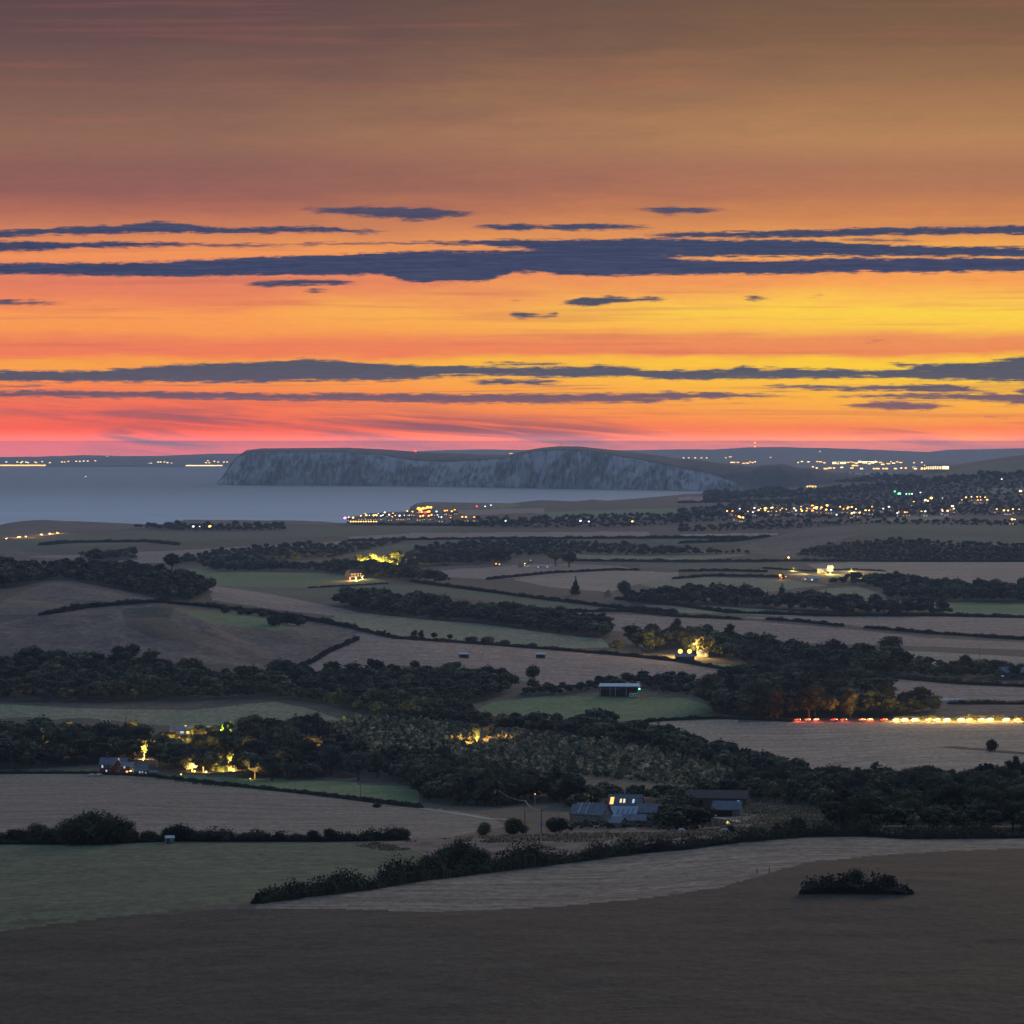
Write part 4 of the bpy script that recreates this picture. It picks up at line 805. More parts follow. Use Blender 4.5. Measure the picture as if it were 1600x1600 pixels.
# ------------------------------------------------------------------ trees one can tell apart
SOLO = [ # kind px py(base) height_px label wide grey
 ('o',268,893,31,'lone round tree standing proud on the ridge crest above the dark wood',1.15,0),
 ('o',318,922,18,'round bush like tree at the foot of the ridge wood',1.3,0),
 ('p',899,930,30,'spiky dark conifer beside the hedged grey field',1.1,0),
 ('o',975,938,33,'pale topped tree next to the little white gabled cottage',.95,1),
 ('o',988,942,22,'black leaning tree in front of the pale topped tree',1.1,0),
 ('t',1058,1010,44,'very tall dark tree rising behind the twin farm lights',1.2,0),
 ('o',1020,1016,36,'broad tree just beside the twin farm lights',1.25,0),
 ('o',775,884,32,'big dark domed tree beside the lit hamlet windows',1.6,0),
 ('o',868,884,30,'flat topped dark tree beyond the lit hamlet',1.2,0),
 ('o',889,886,24,'low spreading tree next to the flat topped tree',1.6,0),
 ('o',702,882,22,'small tree beside the pale lit wall of the hamlet',.9,0),
 ('o',831,1143,33,'leaning domed tree on the lower edge of the barn pasture',1.45,0),
 ('b',833,1060,24,'round bushy tree against the brown pasture left of the open barn',.8,0),
 ('b',649,1043,13,'single round bush on the brown pasture below the two field shelters',1.1,0),
 ('b',185,1027,22,'pair of grown together bushes on the brown hillside',1.0,0),
 ('b',207,1026,24,'larger round bush of the pair on the brown hillside',1.05,0),
 ('b',1550,1174,23,'lone round dark bush standing in the wide stubble field',.72,0),
 ('b',430,978,20,'dark round tree on the hedge above the pale pasture',1.3,0),
 ('b',448,976,24,'taller round tree on the hedge above the pale pasture',1.3,0),
 ('b',467,978,17,'small tree at the end of the hedge by the pale pasture',1.3,0),
 ('b',352,958,13,'clipped looking bush on the hedge over the dark ley',1.1,0),
 ('b',376,960,11,'low bush on the hedge over the dark ley',1.2,0),
 ('b',388,961,12,'squat bush beside another on the hedge over the dark ley',1.2,0),
 ('b',410,964,12,'rounded bush furthest along the hedge over the dark ley',1.2,0),
 ('t',601,996,12,'small slender tree on the hedge of the pale pasture',1.3,0),
 ('t',648,998,14,'first of two small upright trees on the pasture hedge',1.4,0),
 ('t',659,999,15,'second of two small upright trees on the pasture hedge',1.4,0),
 ('o',678,1000,13,'small round tree on the pasture hedge beyond the upright pair',1.2,0),
 ('o',703,1001,11,'little tree alone on the pasture hedge',1.1,0),
 ('b',737,1004,11,'bush in the low thicket on the pasture hedge',1.6,0),
 ('b',762,1006,14,'tallest bush of the low thicket on the pasture hedge',1.5,0),
 ('b',790,1008,10,'end bush of the low thicket on the pasture hedge',1.5,0),
 ('b',832,1011,8,'separate low bush on the pasture hedge',1.7,0),
 ('o',965,1020,22,'squat dark tree left of the blue roofed shed',1.5,0),
 ('o',1322,1040,26,'tree at the near end of the straw coloured strip',1.3,0),
 ('b',1395,1012,22,'round black tree on the hedge of the soil fields',1.5,0),
 ('o',1477,1052,19,'small pale tree above the lit gables',1.1,1),
 ('o',1508,1052,31,'tall tree beside the lit gables',1.0,0),
 ('o',1565,1056,20,'dark tree in front of the grey farm roof',1.2,0),
 ('o',1480,925,22,'domed tree against the broad bare field',1.4,0),
 ('o',1452,925,17,'round tree next to the domed tree by the bare field',1.5,0),
 ('b',1328,934,6,'tiny bush alone in the round pasture',1.3,0),
 ('p',1222,937,26,'pointed tree top above the wood beyond the hedged strips',1.3,0),
 ('o',573,886,19,'left yellow lit tree of the three floodlit trees above the manor',1.3,0),
 ('o',585,885,22,'middle and tallest yellow lit tree above the manor',1.3,0),
 ('o',599,886,19,'right yellow lit tree of the three floodlit trees above the manor',1.3,0),
 ('o',225,1186,36,'golden tree leaning over the brick house roof line',1.0,0),
 ('o',262,1176,36,'widest of the golden lit trees behind the brick house',1.3,0),
 ('o',284,1180,30,'right hand golden tree of the lit row behind the brick house',1.0,0),
 ('t',78,1186,30,'thin tree with a gold lit patch in the dark wood',1.0,0),
 ('o',105,1150,26,'brown tinted tree top at the edge of the knoll pasture',1.0,0),
 # by the red brick house
 ('p',168,1172,48,'tall pointed conifer rising in the wood behind the brick house',1.1,0),
 ('p',192,1172,42,'second pointed conifer in the wood behind the brick house',1.1,0),
 ('o',245,1198,42,'rounded tree lit golden along its edge by a yard lamp',1.0,0),
 ('t',300,1206,46,'grey leaved tall tree beside the golden lit tree',1.0,1),
 ('o',318,1207,44,'slim lit edged tree in front of the green strip',.9,1),
 ('o',352,1152,27,'yellow green lamp lit tree on the edge of the knoll pasture',1.2,0),
 ('o',366,1204,36,'golden floodlit tree above the long lit hedge',.8,0),
 ('o',398,1218,44,'grey green willow like tree beside the green strip',1.1,1),
 ('o',425,1220,46,'broad grey green tree at the end of the wood by the green strip',1.1,1),
 ('o',518,1212,54,'large blue grey tree in front of the plantation',1.15,1),
 ('o',590,1215,42,'dark round tree between the plantation and the green strip',1.2,0),
 ('o',560,1220,48,'broad blue grey tree overhanging the green strip',1.2,1),
 ('o',745,1166,34,'small tree lit bright gold in the plantation',.5,0),
 ('o',660,1228,30,'grey bushy tree where the green strip ends',1.2,1),
 ('o',830,1250,34,'round olive tree behind the farm power poles',1.3,0),
 ('o',868,1252,36,'big dark tree left of the stone farm',1.2,0),
 ('o',1140,1252,38,'tall tree behind the dark weatherboarded barn',1.3,0),
 ('o',1238,1254,42,'pale frosted looking round tree beyond the farm field',1.3,1),
 ('o',1210,1256,36,'dark tree behind the pale round tree',1.2,0),
 ('o',1560,1250,52,'highest black tree of the stream wood',1.1,0),
 ('o',1495,1240,30,'dark tree of the stream wood against the stubble',1.2,0),
 ('o',1098,1294,38,'dense rounded tree between the stone farm and the barn',1.5,0),
]
for i, (kd, px, py, hp, lab, wd, gr) in enumerate(SOLO):
    x, d, z = at(px, py); rg = np.random.default_rng(900 + i)
    o = plant(kd, x, d, z, hp * d / F, lab, None, wide=wd, grey=bool(gr), rg=rg)
# near hedge-line bushes (bottom of the valley side)
NEARB = [ # px, base py, height px, wide
 (0,1318,20,1.3),(28,1318,26,1.2),(60,1318,36,1.0),(85,1319,30,1.2),(118,1319,48,1.1),(150,1318,60,1.15),(180,1318,50,.9),(205,1317,24,1.3),(235,1315,20,1.4),(262,1315,17,1.3),(280,1315,33,1.2),(318,1315,22,1.5),(352,1315,22,1.4),(384,1315,17,1.4),(408,1315,20,1.5),(440,1315,16,1.3),(462,1315,16,1.3),(490,1315,21,1.0),(518,1315,24,.8),(545,1314,16,1.5),(575,1314,18,1.4),(625,1312,23,1.3)]
desc = ['rough','squat','dense','leafy','tallest','broad','black','low','round','small','thin','full','spreading','ragged','wide','short','dumpy','open','slender','hunched','plain','bushy']
for i, (px, py, hp, wd) in enumerate(NEARB):
    x, d, z = at(px, py); side_ = ' left of the little grey hut' if px < 262 else ' right of the little grey hut'
    plant('b', x, d, z, hp * d / F, desc[i] + ' shrub in the dark shrub line along the pasture' + side_, 'shrub line', wide=wd * 1.05, near=True, rg=np.random.default_rng(i + 40))
BUSH = [
 (715,1366,58,1.2,'large black rounded shrub on the near hedge corner'),(668,1372,44,1.2,'lower shrub leaning against the large black rounded shrub'),(750,1356,34,1.2,'shrub on the uphill side of the large black rounded shrub'),
 (1335,1388,36,1.2,'broad black shrub on the near stubble slope'),(1290,1392,26,1.2,'low shrub joined to the broad near shrub'),(1385,1392,30,1.2,'low shrub on the right flank of the broad near shrub'),
 (525,1390,28,1.4,'near shrub at the lower edge of the dark pasture'),
 (758,1305,24,1.1,'shrub in front of the curving farm track'),(805,1304,30,1.3,'dense shrub beside the farm power poles'),(868,1302,30,1.3,'rounded shrub at the edge of the dry meadow'),
 (1248,1296,22,1.0,'lone round shrub in the farm paddock'),(1184,1303,14,1.6,'dark low shrub behind the white horse'),(1140,1301,14,1.3,'small shrub near the yellow tent lamp'),(1318,1293,32,1.1,'bush at the edge of the stream wood beside the paddock'),(1355,1294,30,1.1,'second bush at the edge of the stream wood'),
 (1215,1300,16,.9,'upright little shrub in the farm paddock'),(590,1262,10,2.0,'low bush on the bank below the green strip'),
]
for i, (px, py, hp, wd, lab) in enumerate(BUSH):
    x, d, z = at(px, py); plant('b', x, d, z, hp * d / F, lab, None, wide=wd * .78, near=True, rg=np.random.default_rng(i + 140))
# scattered unlabelled-by-place field trees on the plain
rg = np.random.default_rng(3)
# ------------------------------------------------------------------ hedges
def hedge(pts, h, w_, label, jag=.35, leaf=None, trees=0, mat_=None):
    P = np.array(pts, float); L = np.hypot(*np.diff(P, axis=0).T); c = np.concatenate([[0], np.cumsum(L)])
    n = max(8, int(c[-1] / 1.2)); t = np.linspace(0, c[-1], n)
    x, d, z = hit(np.interp(t, c, P[:, 0]), np.interp(t, c, P[:, 1]))
    # smooth and resample on the ground
    k = np.ones(5) / 5; pad = lambda a: np.convolve(np.pad(a, 2, 'edge'), k, 'valid'); x = pad(x); d = pad(d)
    s = np.concatenate([[0], np.cumsum(np.hypot(np.diff(x), np.diff(d)))]); dm = d.mean()
    leaf = leaf or max(.55, dm / 4442 * 1.0)
    step = max(leaf * 1.1, .9 if dm < 2600 else w_ * .3); m_ = min(int(s[-1] / step) + 2, 1100); q = np.linspace(0, s[-1], m_)
    xs = np.interp(q, s, x); ds = np.interp(q, s, d); rg = np.random.default_rng(int(abs(pts[0][0] * 7 + pts[0][1])) + len(pts))
    hs = h * (1 + jag * (2 * vnoise(q / (h * 2.5), q * 0, 41) + 1.2 * vnoise(q / (h * .9), q * 0 + 9, 42))); hs = np.maximum(hs, h * .35); te = np.clip(np.minimum(q, s[-1] - q) / (h * 2.2), 0, 1); hs = hs * (.12 + .88 * te ** .5)
    xs = xs + rg.normal(size=m_) * w_ * .1; zs = ground_z(xs, ds)
    per = 34; ix = np.repeat(np.arange(m_), per); nn = len(ix)
    dr = rg.normal(size=(nn, 3)); dr[:, 2] = np.abs(dr[:, 2]) * 1.1 - .25; dr /= np.linalg.norm(dr, axis=1, keepdims=True)
    rr = rg.uniform(.7, 1.25, (nn, 1)); dx = np.stack([dr[:, 0] * max(step * .9, w_ * .5), dr[:, 1] * w_ * .6, dr[:, 2] * 0], -1) * rr * (.25 + .75 * te[ix, None])
    cen = np.stack([xs[ix], ds[ix], zs[ix] + hs[ix] * (.45 + .5 * dr[:, 2] * rr[:, 0])], -1) + dx
    V, Q = rot_quads(cen, dr, leaf, rg)
    # dense inner body
    prof = [(-.30, -.1), (-.34, .38), (-.14, .6), (.14, .62), (.34, .38), (.30, -.1)]
    tx = np.gradient(xs); ty = np.gradient(ds); tl = np.hypot(tx, ty) + 1e-9; nx, ny = ty / tl, -tx / tl
    B = np.concatenate([np.stack([xs + nx * w_ * a, ds + ny * w_ * a, zs + hs * b_ * rg.uniform(.75, 1.2, m_)], -1) for a, b_ in prof]); off = len(V)
    gi = np.arange(6 * m_).reshape(6, m_) + off
    Q2 = np.stack([gi[:-1, :-1], gi[:-1, 1:], gi[1:, 1:], gi[1:, :-1]], -1).reshape(-1, 4)
    o = mesh_np('hedge', np.concatenate([V, B]), [Q, Q2], [mat_ or LEAF_HEDGE])
    return tag(o, label, 'hedge', 'field hedges')
HG = [
 ([(-190,1322),(0,1319),(118,1319),(262,1315),(408,1315),(500,1315),(640,1313)],3.6,5,'black hedge under the shrub line along the top of the dark pasture',.7),
 ([(1248,1396),(1300,1395),(1360,1395),(1425,1397)],5.2,7,'ragged black thicket at the foot of the near stubble slope',.8),
 ([(400,1412),(470,1402),(560,1392),(640,1378),(740,1366),(860,1351),(1000,1333),(1070,1327),(1150,1316),(1260,1307),(1350,1306),(1420,1311),(1700,1309)],4.4,5,'long black hedge between the dry meadow and the near stubble slope',.6),
 ([(-150,1206),(0,1209),(130,1209),(230,1213),(330,1225),(480,1241),(600,1256),(660,1263)],1.8,3,'low dark hedge along the top of the grey stubble field'),
 ([(555,984),(620,998),(740,1006),(870,1016),(960,1023),(1060,1034),(1150,1050)],3,4,'hedge with small trees between the pale pasture and the brown pasture'),
 ([(60,962),(130,951),(200,944),(240,941),(300,946),(400,957),(500,972),(560,984)],4.2,5,'thick hedge curving over the top of the brown hillside'),
 ([(460,1047),(490,1034),(510,1021),(560,999)],3,5,'short hedge running down the brown hillside'),
 ([(480,919),(607,912)],1.4,2,'thin hedge line dividing the long pasture'),
 ([(960,936),(1060,947),(1140,958),(1300,963),(1450,962),(1700,968)],3.6,5,'long hedge between the strip pasture and the soil fields'),
 ([(860,956),(980,956),(1060,964),(1160,968)],3.4,5,'hedge along the near side of the narrow strip, ending at a gap'),
 ([(1196,968),(1250,972),(1320,979)],3,4,'short hedge between two gaps in the soil fields'),
 ([(1350,981),(1450,990),(1700,1006)],3,4,'hedge running from the gap to the lane trees in the soil fields'),
 ([(1300,1052),(1340,1057),(1420,1062),(1500,1069),(1700,1078)],4.0,6,'thick dark hedge above the roadside field'),
 ([(960,1134),(1040,1126),(1110,1123),(1180,1125),(1240,1128)],2.2,3,'rough hedge along the far edge of the wide stubble field'),
 ([(900,877),(1060,878),(1180,878),(1260,877),(1440,878),(1700,878)],4,6,'straight hedge below the light pasture and the green hill'),
 ([(640,909),(700,917),(760,925),(860,938),(960,950),(1060,958)],3.6,5,'hedge along the valley pasture above the long wood'),
 ([(760,906),(860,896),(960,891),(1000,891)],3,5,'scrubby hedge between the tan field and the grey field'),
 ([(1060,893),(1120,892),(1200,894)],3,5,'dark hedge left of the floodlit farm'),
 ([(1050,905),(1110,900),(1220,902)],3,5,'low hedge along the slope pasture'),
 ([(60,852),(120,848),(230,847),(280,852)],5,12,'dark hedge curving across the coast pasture'),
 ([(540,846),(700,843),(860,842),(1060,841),(1180,842)],4.5,8,'long hedge under the heath field'),
 ([(1060,849),(1150,846),(1205,838)],5,8,'hedge slanting up to the brown hill'),
 ([(1392,1125.9),(1480,1125.7),(1760,1125.3)],3.0,2.5,'roadside hedge lit by passing headlights'),
 ([(1480,1100),(1700,1101)],3.4,6,'dark block of hedge in the roadside field'),
 ([(550,820),(720,822),(860,816)],6,12,'hedge below the lit seaside village'),
 ([(1060,786),(1200,784),(1330,788)],7,14,'hedge across the slope beside the bay'),
 ([(1060,806),(1160,804),(1200,806)],7,14,'hedge in front of the village fields'),
 ([(330,1203),(345,1206),(372,1203)],3.4,3,'clipped hedge lit bright yellow by a ground lamp'),
 ([(560,878),(640,880),(700,884)],5,7,'scrub hedge under the manor lamps'),
 ([(1192,888),(1262,893),(1330,890),(1385,893)],1.8,4,'hedge lit yellow green by the farm floodlight'),
]
for h_ in HG: hedge(*h_)

# ------------------------------------------------------------------ rough grass on the nearest ground
def tussocks(name, poly, n, size, m, label, seed):
    rg = np.random.default_rng(seed); P = np.array(poly, float); x0, y0 = P.min(0); x1, y1 = P.max(0)
    px = rg.uniform(x0, x1, n * 2); py = rg.uniform(y0, y1, n * 2); k = inside(px, py, poly); px = px[k][:n]; py = py[k][:n]
    x, d, z = hit(px, py); keep_ = vnoise(x / 22, d / 60, seed) + .5 * vnoise(x / 5, d / 9, seed + 1) > (-.12 if m is DRY else .16); x, d, z = x[keep_], d[keep_], z[keep_]
    per = 5; ix = np.repeat(np.arange(len(x)), per); nn = len(ix); a = rg.uniform(0, 6.283, nn); s = size * rg.uniform(.5, 1.3, nn); r = size * .6
    bx = x[ix] + rg.normal(size=nn) * r; by = d[ix] + rg.normal(size=nn) * r; bz = z[ix] - .05; lx = np.cos(a) * s * .35; ly = np.sin(a) * s * .35
    V = np.stack([np.stack([bx - lx, by - ly, bz], -1), np.stack([bx + lx, by + ly, bz], -1), np.stack([bx + lx * .3 + rg.normal(size=nn) * s * .3, by, bz + s], -1)], 1).reshape(-1, 3)
    o = mesh_np(name, V, np.arange(3 * nn).reshape(nn, 3), [m], attrs={'tint': np.repeat(rg.random(nn), 3)}); tag(o, label, None, None, 'stuff')
DRY = leaf_mat('dry_grass', (.10, .085, .055), (.20, .165, .105), (.32, .26, .17), .05); SEDGE = leaf_mat('rank_grass_blades', (.034, .036, .025), (.042, .041, .029), (.052, .048, .034), .05)
tussocks('rough_grass', [(540,1319),(760,1306),(1070,1297),(1300,1290),(1180,1302),(1070,1318),(900,1334),(690,1345)], 9000, .55, DRY, 'tufts of dry brown grass in the dry meadow', 71)
#tussocks('meadow_grass', [(1260,1348),(1400,1335),(1700,1316),(1700,1700),(-100,1700),(-100,1480),(300,1420),(560,1405),(640,1440),(1000,1415),(1130,1390)], 16000, .30, SEDGE, 'rank grass on the nearest slope', 72)
#tussocks('stubble_tufts', [(740,1368),(860,1350),(1060,1330),(1260,1309),(1700,1311),(1400,1335),(1260,1348),(1200,1365),(1130,1390),(1000,1415),(600,1440),(560,1400)], 20000, .3, DRY, 'pale tufts in the near stubble slope', 73)
tussocks('paddock_grass', [(1090,1290),(1110,1262),(1170,1250),(1230,1258),(1310,1270),(1300,1300),(1180,1304)], 5000, .8, DRY, 'long pale grass in the farm paddock', 74)
#tussocks('pasture_grass', [(-100,1322),(300,1315),(560,1317),(640,1325),(700,1350),(600,1372),(300,1420),(-100,1470)], 9000, .35, SEDGE, 'dark grass tufts of the near pasture', 75)
#tussocks('down_grass', [(-100,975),(60,963),(240,945),(560,984),(605,1000),(480,1050),(220,1030),(-100,1025)], 6000, .8, SEDGE, 'rough brown grass over the brown hillside', 76)
# ------------------------------------------------------------------ building materials
SLATE = mat('slate', (.16, .19, .24), .5, .4, .8, (.10, .12, .16)); STONE = mat('stone', (.30, .28, .25), .9, .1, 1.2, (.20, .19, .18), .3)
BRICK = mat('red_brick', (.26, .085, .06), .9, .1, 4, (.18, .06, .045)); WHITEP = mat('white_paint', (.80, .80, .78), .6, .3)
TILE = mat('clay_tile', (.20, .11, .08), .8, .2, 1); BOARD = mat('dark_boards', (.09, .075, .075), .9, .1, .8, (.13, .10, .09)); METAL = mat('roof_sheet', (.45, .55, .62), .45, .5, .6)
DARK = mat('dark_opening', (.02, .02, .022), .8, .1); CREAM = mat('cream_render', (.55, .50, .42), .9, .1); ASPH = mat('asphalt', (.05, .05, .052), .9, .2, .5)
GLASS = mat('window_glass', (.10, .14, .18), .12, .8); RUBBER = mat('rubber', (.02, .02, .02), .8, .2); CONC = mat('concrete', (.38, .37, .35), .9, .1)
LIT = emit('lit_window', (1, .50, .14), 1.9, False); LITW = emit('lit_white_window', (1, .80, .52), 1.1, False); LITB = emit('cool_window', (.62, .78, 1), .8, False)
LAMPY = emit('amber_lamp', (1, .52, .13), 5.5, False); LAMPW = emit('white_lamp', (1, .60, .15), 2.8, False); LAMPR = emit('red_lamp', (1, .03, .03), 8, False); LAMPG = emit('green_lamp', (.1, 1, .25), 8, False); LAMPP = emit('violet_lamp', (.75, .15, 1), 8, False)
LAMPO = emit('orange_lamp', (1, .30, .04), 6, False); LAMPC = emit('cool_lamp', (.80, .90, 1), 3.2, False)
def light(loc, power, col, r=.5, parent=None, spot=None):
    l = bpy.data.lights.new('lamp_light', 'POINT'); l.energy = power; l.color = col; l.shadow_soft_size = r
    o = bpy.data.objects.new('lamp_light', l); o.location = loc; link(o, parent); return o
def wall_gable(m, w, dp, hw, hr, t=0):
    """house body with gables facing -x/+x (ridge along x)"""
    x0, x1, y0, y1 = -w / 2, w / 2, -dp / 2, dp / 2
    m.add([(x0,y0,-1),(x1,y0,-1),(x1,y1,-1),(x0,y1,-1),(x0,y0,hw),(x1,y0,hw),(x1,y1,hw),(x0,y1,hw),(x0,0,hw+hr),(x1,0,hw+hr)],
          [(0,1,5,4),(1,2,6,9,5),(2,3,7,6),(3,0,4,8,7),(0,3,2,1)])
    return m
def roof_gable(m, w, dp, hw, hr, ov=.4, th=.22):
    x0, x1, y = -w / 2 - ov, w / 2 + ov, dp / 2 + ov; k = hr / (dp / 2); ze = hw - ov * k
    for s in (-1, 1):
        a = [(x0, s * y, ze + .03), (x1, s * y, ze + .03), (x1, 0, hw + hr + .03), (x0, 0, hw + hr + .03)]; b_ = [(p[0], p[1], p[2] + th) for p in a]
        f = [(0,1,2,3),(7,6,5,4),(0,4,5,1),(1,5,6,2),(2,6,7,3),(3,7,4,0)]
        m.add(a + b_, f if s > 0 else [tuple(reversed(q)) for q in f])
    return m
def window(parent, x, y, z, w, h, glass, face='-y', frame=WHITEP):
    f = MB(); g = MB(); e = .06
    def bx(mm, a0, a1, o0, o1, z0, z1):
        if face[1] == 'y': s = -1 if face[0] == '-' else 1; mm.box(x + a0, x + a1, min(y + s * o0, y + s * o1), max(y + s * o0, y + s * o1), z0, z1)
        else: s = -1 if face[0] == '-' else 1; mm.box(min(x + s * o0, x + s * o1), max(x + s * o0, x + s * o1), y + a0, y + a1, z0, z1)
    bx(f, -w/2-.1, -w/2, .003, e, z-h/2-.1, z+h/2+.1); bx(f, w/2, w/2+.1, .003, e, z-h/2-.1, z+h/2+.1); bx(f, -w/2, w/2, .003, e, z-h/2-.1, z-h/2); bx(f, -w/2, w/2, .003, e, z+h/2, z+h/2+.1)
    bx(f, -.03, .03, .003, e, z - h/2, z + h/2)
    fo = f.build('window', frame, parent); bx(g, -w/2, w/2, -.02, .025, z-h/2, z+h/2); g.build('pane', glass, fo)
def house(px, py, w, dp, hw, hr, rz, wallm, roofm, name, label, cat='house', wins=(), chim=(), door=None, group=None, dz=0):
    x, d, z = at(px, py); r = empty(name, (x, d, z + dz), rz); tag(r, label, cat, group)
    wall_gable(MB(), w, dp, hw, hr).build('wall', wallm, r)
    ro = roof_gable(MB(), w, dp, hw, hr).build('roof', roofm, r)
    for wi in wins: window(r, *wi)
    for cx, cy_ in chim:
        zz = hw + hr * (1 - abs(cy_) / (dp / 2)); MB().box(cx-.45, cx+.45, cy_-.35, cy_+.35, zz-.5, zz+1.3).box(cx-.2, cx+.2, cy_-.2, cy_+.2, zz+1.303, zz+1.7).build('chimney', BRICK, ro)
    if door: dd = MB().box(door-.5, door+.5, -dp/2-.05, -dp/2-.003, 0, 2.1).build('door', BOARD, r); MB().box(door+.32, door+.4, -dp/2-.1, -dp/2-.053, 1, 1.08).build('handle', METAL, dd)
    return r
def yrow(xs, y, z, w, h, g, face='-y'): return [(x, y, z, w, h, g, face) for x in xs]
# ---- stone farm: px scale about 3.7 px per metre there
def skylight(parent, x, w, dp, hw, hr, t, gl, sz=.9):
    k = hr / (dp / 2); yv = -dp / 2 * (1 - t); zv = hw + hr * t + .27; m = MB(); hh = sz * .75
    pts = [(x - sz / 2, yv - hh, zv - hh * k), (x + sz / 2, yv - hh, zv - hh * k), (x + sz / 2, yv + hh, zv + hh * k), (x - sz / 2, yv + hh, zv + hh * k)]
    up = [(p[0], p[1] - .03, p[2] + .06) for p in pts]; m.add(pts + up, [(0,1,2,3),(4,5,6,7),(0,1,5,4),(1,2,6,5),(2,3,7,6),(3,0,4,7)]); m.build('skylight', gl, parent)
hA = house(978, 1281, 13.5, 8.5, 5.2, 5.0, R(-14), STONE, SLATE, 'converted_barn', 'tall stone barn with big blue slate roof and three lit skylights', 'barn', wins=yrow([-4, -1, 2], -4.25, 4.3, 1.4, .7, LIT), door=4.5)
for xx, gg, ss in ((-5.3, LIT, 1.5), (-1.6, LITW, .8), (-.2, LITW, .8), (3.6, LITB, .8)): skylight(hA, xx, 13.5, 8.5, 5.2, 5.0, .48, gg, ss)
MB().tube((-.5, .3, 10), (-.5, .3, 12.6), .22, .22).tube((-.5, .3, 12.6), (-.5, .3, 12.9), .34, .3).build('flue', METAL, hA)
house(1014, 1282, 9.5, 6.5, 3.6, 3.0, R(-14), STONE, SLATE, 'stone_wing', 'low slate roofed stone wing at the right end of the tall barn', 'barn', wins=yrow([-2, 2], -3.25, 2.0, 1.1, 1.0, GLASS) + [(4.75, 0, 3.6, .8, 1.2, GLASS, '+x')])
hB = house(926, 1287, 13.0, 8.0, 4.0, 3.9, R(-30), STONE, SLATE, 'stone_farmhouse', 'long low stone farmhouse with a grey slate roof and gable end', 'house', wins=yrow([-5, -2.6, .2, 2.8], -4.0, 2.2, .9, 1.2, GLASS) + [(6.5, 0, 2.2, .9, 1.2, GLASS, '+x'), (6.5, 0, 4.8, .8, 1, GLASS, '+x')], chim=[(6.0, 0)], door=5)
for xx in (-4.4, -1.2): MB().add([(xx-.12,-3.9,4.32),(xx+.12,-3.9,4.32),(xx+.12,0,8.22),(xx-.12,0,8.22),(xx-.12,-3.9,4.45),(xx+.12,-3.9,4.45),(xx+.12,0,8.35),(xx-.12,0,8.35)], [(0,1,2,3),(4,5,6,7),(0,1,5,4),(1,2,6,5),(2,3,7,6),(3,0,4,7)]).build('verge_strip', WHITEP, hB)
hC = house(908, 1284, 7, 6, 3.6, 3.2, R(-30), STONE, SLATE, 'stone_outhouse', 'weathered stone outhouse at the left end of the farmhouse', 'outbuilding', wins=yrow([-1.6, 1.4], -3.0, 2.0, .9, 1.2, DARK))
# glazed link with white rafters
x, d, z = at(976, 1285); lk = empty('glazed_lean_to', (x, d, z), R(-14)); tag(lk, 'glazed lean-to with pale panels between the stone barns', 'lean-to')
MB().add([(-5.5,-5,2.4),(5.5,-5,2.4),(5.5,1,6.2),(-5.5,1,6.2),(-5.5,-5,2.6),(5.5,-5,2.6),(5.5,1,6.4),(-5.5,1,6.4)], [(3,2,1,0),(4,5,6,7),(0,1,5,4),(1,2,6,5),(2,3,7,6),(3,0,4,7)]).build('roof', mat('lean_to_panels', (.22, .30, .38), .5, .4, .8, (.30, .40, .48)), lk)
MB().box(-5.4,5.4,-4.8,.8,-.5,2.35).build('wall', STONE, lk)
for i, a in enumerate((-2.6, -.6, 1.4, 3.2)): MB().add([(a,-3.6,3.5),(a+.8,-3.6,3.5),(a+.8,-.6,5.4),(a,-.6,5.4),(a,-3.6,3.55),(a+.8,-3.6,3.55),(a+.8,-.6,5.45),(a,-.6,5.45)], [(0,1,2,3),(4,5,6,7),(0,1,5,4),(1,2,6,5),(2,3,7,6),(3,0,4,7)]).build('roof_window', GLASS, lk)
house(992, 1290, 9, 5.5, 2.2, 2.0, R(-14), STONE, SLATE, 'low_stone_shed', 'low stone shed tucked in front of the glazed lean-to', 'shed', wins=yrow([-2.5, 0, 2.5], -2.75, 1.2, .7, .7, GLASS))
house(966, 1293, 5.5, 5, 2.0, 1.8, R(-40), STONE, SLATE, 'stone_porch', 'small slate roofed porch building below the farmhouse gable', 'shed', wins=yrow([0], -2.5, 1.1, .8, .8, DARK))
# ---- dark barn
hD = house(1121, 1262, 27, 12, 4.6, 2.9, R(-12), BOARD, BOARD, 'weatherboarded_barn', 'long dark weatherboarded barn with one pale window', 'barn', wins=[(10.2, -6, 2.8, .9, 1.9, LITB, '-y')], door=-9)
MB().box(-8.5, -5.5, -6.06, -6.003, 0, 3.8).box(-12.5, -9.9, -6.06, -6.003, 0, 3.6).build('barn_door', DARK, hD)
hE = house(1137, 1275, 11.5, 7, 3.0, 3.0, R(-14), STONE, SLATE, 'open_cart_shed', 'low cart shed with a blue grey roof and open dark front', 'shed', wins=[(5.75, 0, 3.1, .9, .9, DARK, '+x')])
MB().box(-5.3, 2.6, -3.56, -3.503, 0, 2.5).build('shade_panel', DARK, hE)  # dark panel on the closed wall stands in for shade inside the open front
